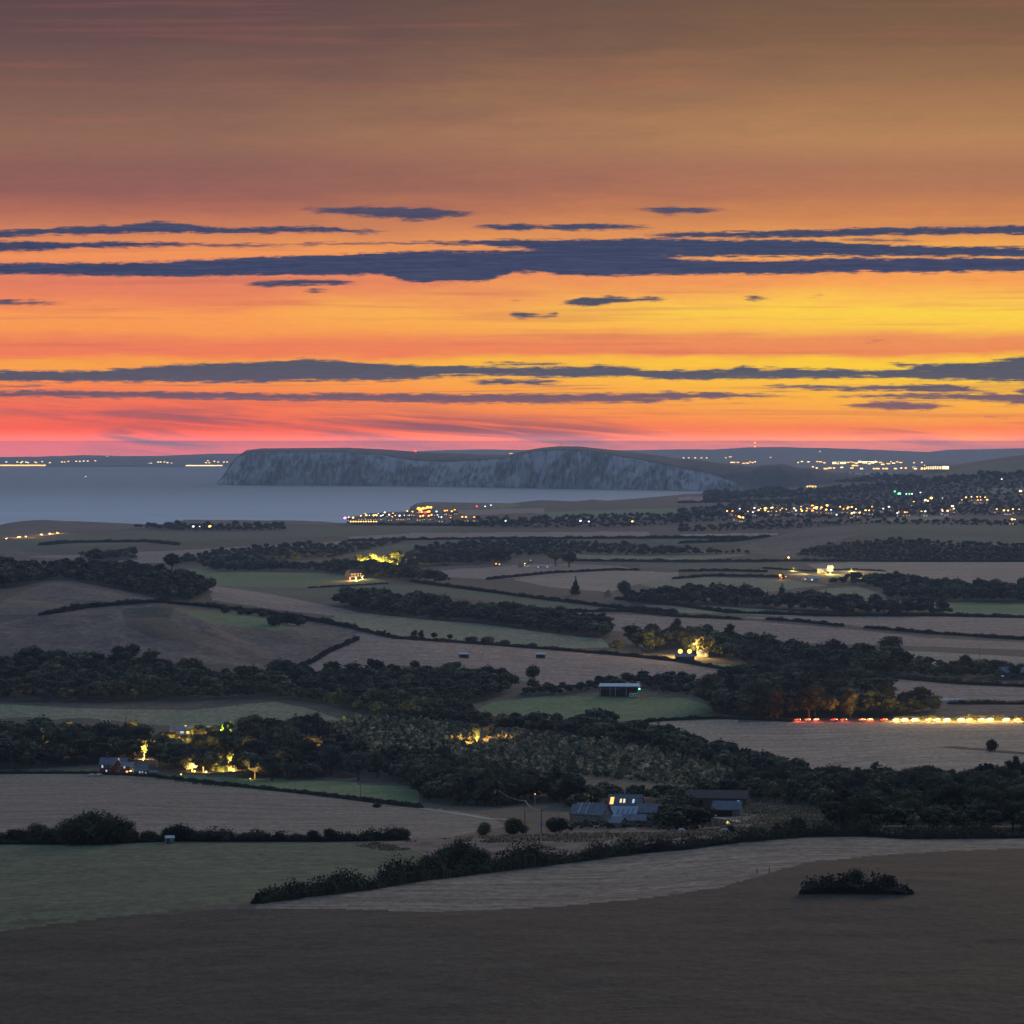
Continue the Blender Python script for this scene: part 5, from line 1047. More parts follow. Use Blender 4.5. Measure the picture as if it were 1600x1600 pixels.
# ---- red brick house
hF = house(178, 1208, 15, 8, 5.2, 3.4, R(-4), BRICK, SLATE, 'brick_house', 'two storey red brick house with a slate roof and white edged front gable', 'house', wins=[(a, -4, 4.0, .9, 1.5, g_, '-y') for a, g_ in ((-5.9, LITB), (-3.6, GLASS), (-1.6, GLASS))] + [(a, -4, 1.4, .9, 1.4, g_, '-y') for a, g_ in ((-3.6, LITB), (-1.6, GLASS))], chim=[(-3.8, 0), (5.8, 0)], door=-5.2)
gm = MB(); gm.add([(.6,-7,-1),(6,-7,-1),(6,-3.9,-1),(.6,-3.9,-1),(.6,-7,5),(6,-7,5),(6,-3.9,5),(.6,-3.9,5),(3.3,-7,8.3),(3.3,-3.9,8.3)], [(0,1,5,8,4),(1,2,6,5),(3,0,4,7),(2,3,7,9,6)]); gm.build('front_gable_wall', BRICK, hF)
gr = MB()
for s in (-1, 1):
    gr.add([(3.3,-7.4,8.4),(3.3,-1.2,8.4),(3.3+s*3.3,-1.2,4.4),(3.3+s*3.3,-7.4,4.4),(3.3,-7.4,8.62),(3.3,-1.2,8.62),(3.3+s*3.3,-1.2,4.62),(3.3+s*3.3,-7.4,4.62)], [(0,1,2,3),(7,6,5,4),(0,4,5,1),(1,5,6,2),(2,6,7,3),(3,7,4,0)])
gr.build('gable_roof', SLATE, hF)
bb = MB()
for s in (-1, 1): bb.add([(3.3,-7.5,8.75),(3.3+s*3.5,-7.5,4.5),(3.3+s*3.5,-7.5,4.0),(3.3,-7.5,8.2),(3.3,-7.42,8.75),(3.3+s*3.5,-7.42,4.5),(3.3+s*3.5,-7.42,4.0),(3.3,-7.42,8.2)], [(0,1,2,3),(7,6,5,4),(0,4,5,1),(1,5,6,2),(2,6,7,3),(3,7,4,0)])
bb.build('bargeboard', WHITEP, hF); window(hF, 4.3, -7, 3.6, 1.1, 1.6, GLASS, '-y'); window(hF, 3.3, -7, 1.3, 1.8, 1.3, GLASS, '-y')
MB().tube((-3.8, 0, 9.5), (-3.8, 0, 12), .05).tube((-4.8, 0, 11.8), (-2.8, 0, 11.8), .04).tube((-4.5, 0, 11.2), (-3.1, 0, 11.2), .04).build('aerial', METAL, hF)
hG = house(200, 1209, 7, 6.5, 4.8, 1.6, R(-4), BRICK, SLATE, 'house_extension', 'flat topped brick extension with white fascia beside the brick house', 'house', wins=[(-1.5, -3.25, 3.8, 1.0, 1.0, LITB, '-y'), (1.5, -3.25, 3.8, 1.0, 1.0, GLASS, '-y'), (0, -3.25, 1.3, 1.4, 1.2, LIT, '-y')])
MB().box(-3.9, 3.9, -3.8, -3.68, 4.5, 4.85).build('fascia', WHITEP, hG)
hH = house(218, 1211, 8.5, 6, 2.6, 2.9, R(24), BOARD, SLATE, 'garden_cottage', 'small cottage with a white edged gable and bright white windows', 'cottage', wins=[(a, -3, 1.5, .8, 1.6, LITB, '-y') for a in (-1, .6)] + [(2.6, -3, 1.3, .6, .8, LITB, '-y')])
bb = MB()
for s in (-1, 1): bb.add([(-4.75,0,5.75),(-4.75,s*3.4,2.45),(-4.75,s*3.4,2.1),(-4.75,0,5.3),(-4.67,0,5.75),(-4.67,s*3.4,2.45),(-4.67,s*3.4,2.1),(-4.67,0,5.3)], [(0,1,2,3),(7,6,5,4),(0,4,5,1),(1,5,6,2),(2,6,7,3),(3,7,4,0)])
bb.build('bargeboard', WHITEP, hH)
# greenhouse behind the cottage
x, d, z = at(240, 1211); gh = empty('greenhouse', (x, d, z)); tag(gh, 'low pale greenhouse beside the garden cottage', 'greenhouse')
MB().add([(-2.5,-1.5,0),(2.5,-1.5,0),(2.5,1.5,0),(-2.5,1.5,0),(-2.5,-1.5,1.7),(2.5,-1.5,1.7),(2.5,1.5,1.7),(-2.5,1.5,1.7),(-2.5,0,2.6),(2.5,0,2.6)], [(0,1,5,4),(1,2,6,9,5),(2,3,7,6),(3,0,4,8,7),(4,5,9,8),(7,8,9,6)]).build('glazing', GLASS, gh)
fr = MB(); [fr.tube((a, -1.53, 0), (a, -1.53, 1.75), .05) for a in (-2.5, -1.25, 0, 1.25, 2.5)]; [fr.tube((a, -1.53, 1.75), (a, 0, 2.65), .05) for a in (-2.5, -1.25, 0, 1.25, 2.5)]; fr.build('frame', WHITEP, gh)
# ---- open barn with caravan
x, d, z = at(968, 1088); ob = empty('open_barn', (x, d, z), R(-2)); tag(ob, 'long open fronted barn with a pale blue sheet roof and posts', 'barn')
MB().add([(-15.5,-5,7.2),(15.8,-5,7.2),(14.5,5,9.0),(-14.8,5,9.0),(-15.5,-5,7.8),(15.8,-5,7.8),(14.5,5,9.5),(-14.8,5,9.5)], [(3,2,1,0),(4,5,6,7),(0,1,5,4),(1,2,6,5),(2,3,7,6),(3,0,4,7)]).build('roof', METAL, ob)
MB().box(-14.6, 14.6, 4.6, 4.9, 0, 8.8).box(-14.9, -14.6, -4.6, 4.9, 0, 7.3).box(14.3, 14.6, -4.6, 4.6, 0, 7.3).build('wall', BOARD, ob)
for a in (-14.2, -7, -3, 5, 13.9): MB().tube((a, -4.6, 0), (a, -4.6, 7.3), .22).build('post', METAL, ob)
MB().box(-14, 1, -4.7, -4.5, 5.6, 5.9).build('rail', METAL, ob)
MB().tube((14.9, -5.1, 5.6), (14.9, -5.4, 6.1), .5, .5).build('lamp', LAMPG, ob)
x, d, z = at(991, 1090); cv = empty('caravan', (x, d, z), R(3)); tag(cv, 'white touring caravan parked at the corner of the open barn', 'caravan')
MB().add([(-3.6,-1.1,.6),(3.6,-1.1,.6),(3.9,-1.1,1.9),(3.2,-1.1,3.4),(-3.3,-1.1,3.4),(-3.9,-1.1,1.7),(-3.6,1.1,.6),(3.6,1.1,.6),(3.9,1.1,1.9),(3.2,1.1,3.4),(-3.3,1.1,3.4),(-3.9,1.1,1.7)],
         [(0,1,2,3,4,5),(11,10,9,8,7,6),(0,6,7,1),(1,7,8,2),(2,8,9,3),(3,9,10,4),(4,10,11,5),(5,11,6,0)]).build('body', WHITEP, cv)
for a, w_ in ((-2.4, 1.2), (2.2, 1.4)): MB().box(a - w_/2, a + w_/2, -1.14, -1.103, 1.8, 2.7).build('window', GLASS, cv)
MB().box(-.4, .4, -1.14, -1.103, .8, 2.8).build('door', CREAM, cv)
MB().tube((0,-1.15,.35), (0,-.9,.35), .35, .35, 12).build('wheel', RUBBER, cv); MB().tube((-3.8,0,.6), (-5.2,0,.6), .06).build('drawbar', METAL, cv)
# ---- two field shelters on skids
def shelter():
    r = empty('field_shelter'); 
    MB().add([(-4,-2.2,3.0),(4,-2.2,3.0),(4,2.2,3.9),(-4,2.2,3.9),(-4,-2.2,3.3),(4,-2.2,3.3),(4,2.2,4.2),(-4,2.2,4.2)], [(3,2,1,0),(4,5,6,7),(0,1,5,4),(1,2,6,5),(2,3,7,6),(3,0,4,7)]).build('roof', METAL, r)
    MB().box(-3.8,3.8,1.8,2.0,.4,3.8).box(-3.8,-3.6,-2,1.8,.4,3.2).box(3.6,3.8,-2,1.8,.4,3.2).box(-3.6,-1.4,-2.0,-1.85,.4,3.0).box(1.4,3.6,-2.0,-1.85,.4,3.0).build('wall', BOARD, r)
    for s in (-1, 1): MB().box(-4, 4, s*1.5-.15, s*1.5+.15, -.2, .4).build('skid', WOODP, r)
    return r
s1 = shelter(); s2 = copy_tree(s1)
for o, (px, py), l in ((s1, (725, 1028), 'black field shelter with a silver roof, the one below the little pasture trees'), (s2, (845, 1028), 'black field shelter with a silver roof, the one nearer the open barn')):
    x, d, z = at(px, py); o.location = (x, d, z); o.rotation_euler = (0, 0, R(-14)); tag(o, l, 'field shelter', 'field shelters')
# ---- small hut
x, d, z = at(265, 1318); ht = empty('field_hut', (x, d, z), R(8)); tag(ht, 'little grey hut at the edge of the dark pasture', 'hut')
wall_gable(MB(), 2.6, 2.2, 1.7, .6).build('wall', mat('grey_boards', (.22, .24, .26), .8, .2, 3), ht); roof_gable(MB(), 2.6, 2.2, 1.7, .6, .15, .08).build('roof', METAL, ht); window(ht, .6, -1.1, 1.1, .5, .5, GLASS); MB().box(-.9, -.2, -1.14, -1.103, 0, 1.6).build('door', BOARD, ht)
# ---- generic small houses used by the hamlets
MISC = [ # px py w dp hw hr rot wall roof name label wins
 (532,883,9,9,3.6,4.4,90,CREAM,SLATE,'gabled_house','white gabled house glowing above the manor',[(4.5,0,2.6,1.5,1.5,LITW,'+x')]),
 (548,903,14,9,6.5,4.5,60,CREAM,TILE,'manor_house','floodlit cream manor house with tall gables and glowing windows',[(a,-4.5,zz,1.6,1.8,LIT,'-y') for a in (-5,-1.7,1.7,5) for zz in (2,5)]),
 (562,902,11,8,6,4.5,20,CREAM,TILE,'manor_wing','glowing gabled wing on the right side of the manor house',[(a,-4,zz,1.5,1.7,LIT,'-y') for a in (-3.5,0,3.5) for zz in (2,4.8)]),
 (627,885,11,6,2.6,1.8,0,WHITEP,METAL,'white_shed','long low white shed between the manor and the hamlet',[]),
 (668,878,16,7,3,2.4,5,CREAM,TILE,'hamlet_barn','cream walled barn softly lit in the hamlet',[(4,-3.5,1.6,1,1,LIT,'-y')]),
 (777,884,11,8,4.8,3.2,10,BRICK,SLATE,'hamlet_house','dark hamlet house with two glowing windows under the domed tree',[(-2.6,-4,3.2,2.4,2.0,LIT,'-y'),(2.6,-4,2.4,2.2,2.2,LITW,'-y')]),
 (814,886,9,8,5,4.4,80,CREAM,TILE,'floodlit_house','brightly floodlit yellow house in the middle of the hamlet',[(4.5,0,2.4,3,2.6,LITW,'+x'),(4.5,0,5.4,1.6,1.4,LIT,'+x')]),
 (829,880,8,7,6,2,0,SLATE,SLATE,'grey_house','narrow grey blue house beside the floodlit yellow house',[(0,-3.5,4.6,1.6,1.4,LITB,'-y')]),
 (848,887,22,6,2.4,1.2,0,WHITEP,METAL,'white_outbuilding','row of low white outbuildings beyond the floodlit house',[(-7,-3,1.2,1.8,1.2,LITW,'-y'),(7,-3,1.2,1.8,1.2,LITW,'-y')]),
 (951,932,8,9,3.2,5,75,CREAM,TILE,'gabled_cottage','small cottage with one glowing cream gable beside the pale topped tree',[(4,0,2.2,1.2,1.2,LITW,'+x')]),
 (1003,1012,5,6,3.6,1.2,0,mat('blue_boards',(.22,.34,.50),.6,.3),METAL,'blue_shed','small blue shed on the hedge beside the lamp wood',[(0,-3,2,1,1,LITB,'-y')]),
 (1070,1030,16,9,2.4,2.0,4,BOARD,SLATE,'floodlit_farmhouse','farmhouse under the twin dazzling lamps',[(5.5,-4.5,1.3,1.0,1.0,GLASS,'-y')]),
 (1098,1026,10,8,3.4,3,-5,STONE,SLATE,'farm_cottage','low cottage with two amber windows beside the twin lamps',[(-2.4,-4,2.2,1.8,1.4,LIT,'-y'),(2.6,-4,2.2,1.2,1.6,LIT,'-y')]),
 (1098,1087,10,7,3,2.4,-12,BOARD,SLATE,'lane_cottage','dark cottage with amber window beside the roadside wood',[(-1,-3.5,1.8,1.8,1.8,LIT,'-y')]),
 (1117,1084,7,7,3.6,5,90,BOARD,SLATE,'white_edged_gable_house','small house with a pointed white edged gable against the wood',[(-3.5,0,1.8,1.6,1.6,LIT,'-x'),(3.5,0,1.8,1.6,1.6,LIT,'+x')]),
 (1472,1052,8,8,2.8,3.6,80,CREAM,TILE,'lit_gable_house','cottage with a cream lit gable beneath the lane trees',[(4,0,1.8,1.8,1.6,LIT,'+x')]),
 (1489,1053,8,8,2.6,3.0,80,CREAM,TILE,'amber_gable_house','second lit gable just right of the cream gable',[(4,0,1.8,1.6,1.4,LIT,'+x')]),
 (1586,1060,26,12,5,4,-6,mat('blue_grey_boards',(.22,.26,.31),.8,.2),SLATE,'grey_farm_building','large blue grey farm building at the end of the lane',[(-10,-6,3,2,2,LITB,'-y'),(7,-6,2.4,1.4,1.4,LITW,'-y')]),
 (1569,1056,9,8,4.5,3,-30,WHITEP,SLATE,'white_farm_cottage','white walled cottage adjoining the blue grey farm building',[(0,-4,2.5,1.4,1.4,GLASS,'-y')]),
 (298,1148,26,10,3,2.4,-4,mat('blue_render',(.28,.36,.46),.8,.2),SLATE,'long_bungalow','long blue grey bungalow with one amber light below the knoll pasture',[(-5,-5,1.9,2.4,1.4,LITB,'-y'),(-1,-5,1.8,2.2,1.6,LIT,'-y')]),
 (36,1148,22,9,2.8,3,-6,STONE,TILE,'roadside_bungalow','low brown roofed bungalow among the trees at the wood edge',[(3,-4.5,1.6,1.6,1.2,LIT,'-y')]),
 (1272,908,12,8,3.6,1.8,0,WHITEP,METAL,'white_store','white store shed beside the dazzling farm floodlight',[(-3,-4,2,2.4,2,LITW,'-y')]),
 (1257,907,6,5,3,1.4,20,WHITEP,METAL,'small_white_shed','smallest white shed of the floodlit farm',[(0,-2.5,1.8,1.6,1.6,LIT,'-y')]),
 (1285,896,14,8,5.5,1.5,0,CREAM,METAL,'floodlit_office','lit building with square windows beside the farm floodlight',[(-4,-4,3.2,2.4,2.4,LIT,'-y'),(0,-4,3.2,2.4,2.4,LIT,'-y'),(4,-4,1.6,2,1.4,LIT,'-y')]),
 (1338,904,20,7,2.6,1.0,-3,CREAM,METAL,'polytunnel_store','long low lit shed right of the floodlight',[]),
 (1370,905,11,9,5.5,1.2,-3,mat('ochre_cladding',(.55,.42,.15),.7,.2),METAL,'ochre_barn','ochre lit barn with a lean-to roof on the farm track',[]),
 (1381,906,11,9,5.5,1.0,-3,CREAM,METAL,'cream_barn','cream lit barn standing against the ochre barn',[]),
 (1221,905,7,6,3.4,2.6,0,BRICK,TILE,'lodge','small lodge under the orange lamp',[(0,-3,2,1.4,1.4,LIT,'-y')]),
 (1095,808,13,7,4,1,0,WHITEP,METAL,'white_warehouse','low pale warehouse in the fields before the village',[]),
]
for q in MISC:
    house(q[0], q[1], q[2], q[3], q[4], q[5], R(q[6]), q[7], q[8], q[9], q[10], 'barn' if 'barn' in q[9] else ('shed' if 'shed' in q[9] or 'store' in q[9] else 'house'), q[11])
# white bargeboards of the pointed gable
o = bpy.data.objects['white_edged_gable_house']; bb = MB()
for s in (-1, 1): bb.add([(-4.05,0,9.1),(-4.05,s*4.2,2.9),(-4.05,s*4.2,2.3),(-4.05,0,8.3),(-3.95,0,9.1),(-3.95,s*4.2,2.9),(-3.95,s*4.2,2.3),(-3.95,0,8.3)], [(0,1,2,3),(7,6,5,4),(0,4,5,1),(1,5,6,2),(2,6,7,3),(3,7,4,0)])
bb.build('bargeboard', WHITEP, o)

# ------------------------------------------------------------------ masts, lamps and lights
def lamp_post(px, py, h, head, hm, name, label, cat='lamp', group=None, power=0, col=(1, .6, .2), rad=.5, dy=0):
    x, d, z = at(px, py); r = empty(name, (x, d, z)); tag(r, label, cat, group)
    MB().tube((0, 0, -.5), (0, 0, h), .12 + head * .08, .09 + head * .05).build('pole', METAL, r)
    m = MB(); V = ICV2 * [head, head, head * .8] + [0, 0, h + head * .6]; m.add([tuple(v) for v in V], [tuple(int(i) for i in f) for f in ICF2]); m.build('lamp_head', hm, r, True)
    MB().box(-head*.5, head*.5, -head*.5, head*.5, h - .15, h + .1).build('bracket', METAL, r)
    if power: light((0, dy - head * 2.2, h + head * .6), power, col, rad, r)
    return r
Y1 = (1, .72, .22)
x, d, z = at(1297, 897); fm = empty('floodlight_mast', (x, d, z)); tag(fm, 'dazzling floodlight mast in the middle of the lit farm', 'floodlight')
MB().tube((0, 0, -.5), (0, 0, 10), .35, .22).build('pole', METAL, fm); MB().box(-4, 4, -.3, .3, 4.2, 11.6).build('head_frame', METAL, fm)
for a in (-2.6, 0, 2.6):
    for b_ in (5.6, 7.9, 10.2): 
        m = MB(); V = ICV2 * [1.35, .9, 1.35] + [a * (1 - abs(b_ - 7.9) * .09), -1.0, b_]; m.add([tuple(v) for v in V], [tuple(int(i) for i in f) for f in ICF2]); m.build('flood_lamp', LAMPW, fm, True)
light((0, -8, 8), 160000, Y1, 1.5, fm); light((40, -6, 8), 120000, Y1, 1.5, fm); light((-42, -14, 8), 60000, Y1, 1.5, fm)
for i, (px, py, pw) in enumerate([(1240, 892, 30000), (1330, 893, 60000), (1366, 902, 30000), (1345, 905, 30000)]):
    lamp_post(px, py, 4, .35, LAMPY, 'yard_lamp', ['amber yard lamp on the lit hedge left of the floodlight', 'amber yard lamp on the lit hedge right of the floodlight', 'lamp in front of the ochre barn', 'lamp before the long low lit shed'][i], power=pw, col=(1, .75, .2), dy=-3)
for px, nm, sd in ((1062.5, 'west', 0), (1077, 'east', 0)):
    x, d, z = at(px, 1027); r = empty('twin_floodlight', (x, d - 6, z)); tag(r, 'the ' + ('first' if nm == 'west' else 'second') + ' of two dazzling amber floodlights in the lamp wood, on the ' + dict(west='left', east='right')[nm] + ' side', 'floodlight', 'twin farm floodlights')
    MB().tube((0, 0, -.5), (0, 0, 5.4), .2, .15).build('pole', METAL, r)
    m = MB(); V = ICV2 * [2.1, 1.0, 2.0] + [0, -.6, 5.6]; m.add([tuple(v) for v in V], [tuple(int(i) for i in f) for f in ICF2]); m.build('lamp_head', LAMPW, r, True);
    light((0, -9, 4), 34000, (1, .55, .12), 1.0, r)
    light((0, 12, 14), 110000, (1, .6, .2), 1.0, r)
LP = [ # px py h head mat label power
 (1232,877,5,1.5,LAMPY,'amber lamp by itself on the hedge above the floodlit farm',3000,(1,.7,.2)),
 (1219,906,5,1.7,LAMPO,'deep orange lamp over the small lodge',6000,(1,.3,.05)),
 (1228,905,3,.7,LAMPW,'small white lamp beside the orange lodge lamp',0,0),
 (547,908,4,.8,LAMPR,'red lamp at the foot of the floodlit manor',50000,(1,.1,.05)),
 (556,907,3,1.1,LAMPY,'amber lamp low before the manor house',60000,(1,.6,.2)),
 (566,905,3,.6,LAMPY,'smaller amber lamp before the manor wing',40000,(1,.6,.2)),
 (506,892,3,.7,LAMPC,'single white lamp left of the manor',0,0),
 (690,877,3,.6,LAMPY,'lamp on the cream hamlet barn',3000,(1,.7,.25)),
 (645,701.6,12,1,LAMPR,'',0,0),
 (158,884,3,1.0,LAMPY,'amber lamp in the hollow below the coast pasture',0,0),
 (172,883,2,.8,LAMPO,'fainter orange lamp next to the amber lamp in the hollow',0,0),
 (820,884,3,.7,LAMPW,'white lamp in front of the floodlit yellow house',6000,(1,.8,.4)),
 (926,1257,5,.42,LAMPY,'round amber lamp over the farmhouse roof',300,(1,.7,.3)),
 (836,1262,6,.2,LAMPY,'tiny yellow lamp above the farm power poles',0,0),
 (204,1211,2.0,.5,LAMPY,'amber porch lamp between the brick house and the cottage',350,(1,.65,.25)),
 (232,1210,2.2,.3,LAMPG,'green tinted lamp beside the garden cottage',120,(.5,1,.2)),
 (283,1215,1.6,.38,LAMPY,'low lamp on the green strip where it meets the wood',500,(1,.7,.2)),
 (290,1143,3,.7,LAMPO,'orange lamp on the long bungalow',300,(1,.5,.2)),
]
LP = [q for q in LP if q[5]]
for q in LP: lamp_post(q[0], q[1], q[2], q[3], q[4], 'yard_lamp', q[5], power=q[6], col=q[7] or (1, 1, 1), dy=-2)
def aim(parent, loc, power, col, tilt=R(72), cone=R(95)):
    l = bpy.data.lights.new('uplight', 'SPOT'); l.energy = power; l.color = col; l.shadow_soft_size = .4; l.spot_size = cone; l.spot_blend = .7
    o = bpy.data.objects.new('uplight', l); o.location = loc; o.rotation_euler = (R(90) + (R(90) - tilt), 0, 0); link(o, parent); return o
# lamps hidden among the trees that gild the foliage beside the brick house
def uplight(px, py, h, pw, col, label, off=(0, -4)):
    x, d, z = at(px, py); r = empty('garden_lamp', (x + off[0], d + off[1], z)); tag(r, label, 'lamp')
    MB().tube((0, 0, -.3), (0, 0, h), .06).build('pole', METAL, r); MB().box(-.18, .18, -.14, .14, h, h + .3).build('lamp_head', LAMPY, r); aim(r, (0, -1.5, 1.2), pw * 42, col)
G_ = (1, .52, .12)
UP = [(225,1186,1,9000,G_,'garden lamp behind the cottage gilding the leaning tree',(0,-9)),(262,1176,1,12000,G_,'second garden lamp under the widest golden tree',(0,-10)),(284,1180,1,6000,G_,'third garden lamp under the golden row',(0,-8)),
 (352,1152,1,9000,(.62,1,.08),'lamp throwing yellow green light into the knoll tree',(1,-9)),(366,1204,1,7000,G_,'lamp under the golden tree',(0,-8)),(350,1206,.5,1500,(1,.7,.1),'ground lamp along the clipped yellow hedge',(0,-5)),(336,1204,.5,1200,(1,.7,.1),'second ground lamp along the clipped yellow hedge',(0,-5)),
 (300,1206,1,3000,G_,'lamp by the slim lit tree',(2,-7)),(745,1166,1,6000,G_,'lamp under the gold plantation tree',(0,-7)),(78,1186,1,4000,G_,'lamp in the dark wood near the bungalow',(0,-7)),(12,1158,1,3000,G_,'lamp beside the roadside bungalow',(0,-6)),
 (487,1190,1,2500,(1,.45,.15),'lamp lighting the bank below the plantation',(0,-5)),(105,1150,1,3000,(1,.45,.18),'dim lamp under the brown tinted tree',(0,-7)),(318,1207,1,2500,G_,'lamp at the lit edge of the slim tree',(2,-7)),(398,1218,1,900,G_,'faint lamp at the willow like tree',(-2,-8)),
 (573,886,1,40000,(1,.62,.10),'floodlight under the left tree above the manor',(0,-22)),(585,885,1,60000,(1,.62,.10),'floodlight under the middle tree above the manor',(0,-24)),(599,886,1,40000,(1,.62,.10),'floodlight under the right tree above the manor',(0,-22))]
for u_ in UP: uplight(*u_)
# headland landmarks
def on_down(px, py): # stand on the headland skyline
    i = int(np.clip(np.searchsorted(pxs, px), 0, NS - 1)); p = rows[NV + 5][i]; return float(p[0]), float(p[1]), float(p[2])
x, d, z = on_down(877, 697); mo = empty('stone_cross', (x, d, z)); tag(mo, 'tall stone cross monument on the highest point of the headland', 'monument')
MB().box(-2.2,2.2,-2.2,2.2,-2,1.5).build('plinth', STONE, mo); MB().box(-.8,.8,-.7,.7,1.5,12.5).build('shaft', STONE, mo); MB().box(-2.6,2.6,-.66,.66,9.2,10.8).build('cross_arm', STONE, mo)
x, d, z = on_down(649, 706); ra = empty('radio_mast', (x, d, z)); tag(ra, 'radio mast with a red warning light on the headland crest', 'mast')
MB().tube((0,0,-2),(0,0,8),.5,.3).build('pole', METAL, ra); m = MB(); V = ICV2 * 4.2 + [0, 0, 3.5]; m.add([tuple(v) for v in V], [tuple(int(i) for i in f) for f in ICF2]); m.build('warning_light', LAMPR, ra, True)
for px, py, l in ((798, 711.5, 'lit building in the saddle of the headland'), ):
    x, d, z = on_down(px, py); b1 = empty('lit_hilltop_house', (x, d + 10, z - 1)); tag(b1, l, 'house'); wall_gable(MB(), 24, 10, 5, 3).build('wall', CREAM, b1); roof_gable(MB(), 24, 10, 5, 3).build('roof', SLATE, b1); MB().box(-9, 9, -5.2, -5.01, 1, 5).build('window', LIT, b1)
# far transmitter on the mainland hill
i = int(np.searchsorted(PXC, 1178)); r_ = int(np.searchsorted(DR, 49800)); tx_ = empty('television_mast', (UC[i] * 49800, 49800, ZG[r_, i])); tag(tx_, 'slender transmitter mast with white lights on the far mainland ridge', 'mast')
MB().tube((0,0,-10),(0,0,58),5,3).build('mast_pole', METAL, tx_)
for zz in (8, 50): m = MB(); V = ICV2 * [11, 11, 9] + [0, -8, zz]; m.add([tuple(v) for v in V], [tuple(int(i) for i in f) for f in ICF2]); m.build('mast_light', LAMPO, tx_, True)
# ------------------------------------------------------------------ utility poles and their wires
def pole(px, py, h, label, arm=1.8, rz=0):
    x, d, z = at(px, py); r = empty('utility_pole', (x, d, z), rz); tag(r, label, 'utility pole', 'wooden power poles')
    MB().tube((0,0,-.6),(0,0,h),.17,.12).build('pole', WOODP, r); MB().box(-arm/2, arm/2, -.19, -.12, h-.6, h-.45).build('crossarm', WOODP, r)
    for a in (-arm/2+.1, 0, arm/2-.1): MB().tube((a,-.15,h-.45),(a,-.15,h-.22),.05,.04).build('insulator', WHITEP, r)
    return (x, d, z + h - .3)
def wire(pts, sag, label, r=.03):
    V = MB()
    for a, b_ in zip(pts[:-1], pts[1:]):
        a = np.array(a); b_ = np.array(b_); q = [a + (b_ - a) * t + [0, 0, -sag * 4 * t * (1 - t)] for t in np.linspace(0, 1, 11)]
        for u0, u1 in zip(q[:-1], q[1:]): V.tube(u0, u1, r, r, 5)
    tag(V.build('power_line', METAL), label, 'power line')
p1 = pole(779,1263,8.5,'power pole in the copse holding the transformer end of the farm line'); p2 = pole(820,1285,9,'power pole with a white box in the middle of the farm line'); p3 = pole(846,1303,8,'power pole nearest the dry meadow carrying a blue plate')
wire([p1, p2, p3], 1.2, 'sagging power line between the three farm poles', .05)
x, d, z = p1; tr = MB().tube((x-1.5,d,z-1.6),(x-1.5,d,z-.4),.35,.35,10).box(x-2.1,x+.2,d-.1,d+.1,z-.3,z-.15).build('transformer', mat('pale_green', (.35,.42,.30), .6, .3)); tag(tr, 'pale transformer hanging at the first farm power pole', 'transformer')
x, d, z = p2; tag(MB().box(x-.1,x+.55,d-.5,d-.2,z-4.4,z-3.5).box(x+.02,x+.43,d-.56,d-.503,z-4.2,z-3.7).build('meter_box', WHITEP), 'white meter box fixed to the middle farm pole', 'meter box')
x, d, z = p3; tag(MB().box(x-.35,x+.35,d-.3,d-.2,z-5.2,z-4.1).box(x-.2,x+.2,d-.34,d-.303,z-5.0,z-4.3).build('blue_sign', mat('blue_paint', (.10,.32,.75), .5, .3)), 'blue sign plate on the power pole nearest the meadow', 'sign')
pole(563,1250,10,'power pole standing in the green strip'); a1 = pole(302,1110,11,'power pole on the edge of the knoll pasture before the valley wood'); a2 = pole(371,1103,8,'shorter power pole on the shoulder of the knoll pasture'); wire([a1, a2], 1.0, 'faint power line between the two knoll poles', .04)
pole(590,1090,9,'slim power pole inside the valley wood edge'); b1_ = pole(999,1026,11,'power pole by the blue shed'); b2_ = pole(1040,1034,6,'short power pole down the hedge from the blue shed'); wire([b1_, b2_], 2, 'power line dropping from the blue shed pole', .06)
c1_ = pole(1135,1046,13,'tall power pole right of the twin lamps'); c2_ = pole(1190,1055,7,'low power pole in front of the roadside wood'); wire([c1_, c2_], 2, 'power line falling right from the tall lamp wood pole', .06)
pole(1531,1027,10,'power pole on the straw coloured strip'); pole(18,1212,14,'thin pole at the end of the dark wood by the stubble field'); pole(994,1080,12,'thin pole behind the open barn')
for k, (px, py) in enumerate([(1183,1366),(1202,1365)]):
    x, d, z = at(px, py); tag(MB().tube((0,0,-.3),(0,0,1.5),.12,.10).box(-.14,.14,-.14,.14,1.5,1.56).build('fence_post', WOODP), ['wooden gate post on the near stubble slope','second gate post with a rail stub on the near slope'][k], 'post'); bpy.context.scene.objects[-1]
    [o for o in bpy.data.objects if o.name.startswith('fence_post')][-1].location = (x, d, z)

# ------------------------------------------------------------------ roads with traffic
def strip(name, pts, w_, m, lift=.12, n=160):
    P = np.array(pts, float); t = np.linspace(P[0, 0], P[-1, 0], n); x, d, z = hit(t, np.interp(t, P[:, 0], P[:, 1]))
    k = np.ones(9) / 9; sm = lambda a: np.convolve(np.pad(a, 4, 'edge'), k, 'valid'); x = sm(x); d = sm(d)
    tx = np.gradient(x); ty = np.gradient(d); tl = np.hypot(tx, ty); nx, ny = -ty / tl, tx / tl
    A_ = np.stack([x - nx * w_ / 2, d - ny * w_ / 2, ground_z(x, d) + lift], -1); B_ = np.stack([x + nx * w_ / 2, d + ny * w_ / 2, ground_z(x, d) + lift], -1)
    V = np.concatenate([A_, B_]); i = np.arange(n - 1); o = mesh_np(name, V, np.stack([i, i + 1, i + 1 + n, i + n], -1), [m]); o['kind'] = 'structure'
    return x, d, ground_z(x, d) + lift
rx, rd, rz_ = strip('road', [(1200,1127),(1240,1126.5),(1400,1126.5),(1760,1126)], 6.5, ASPH)
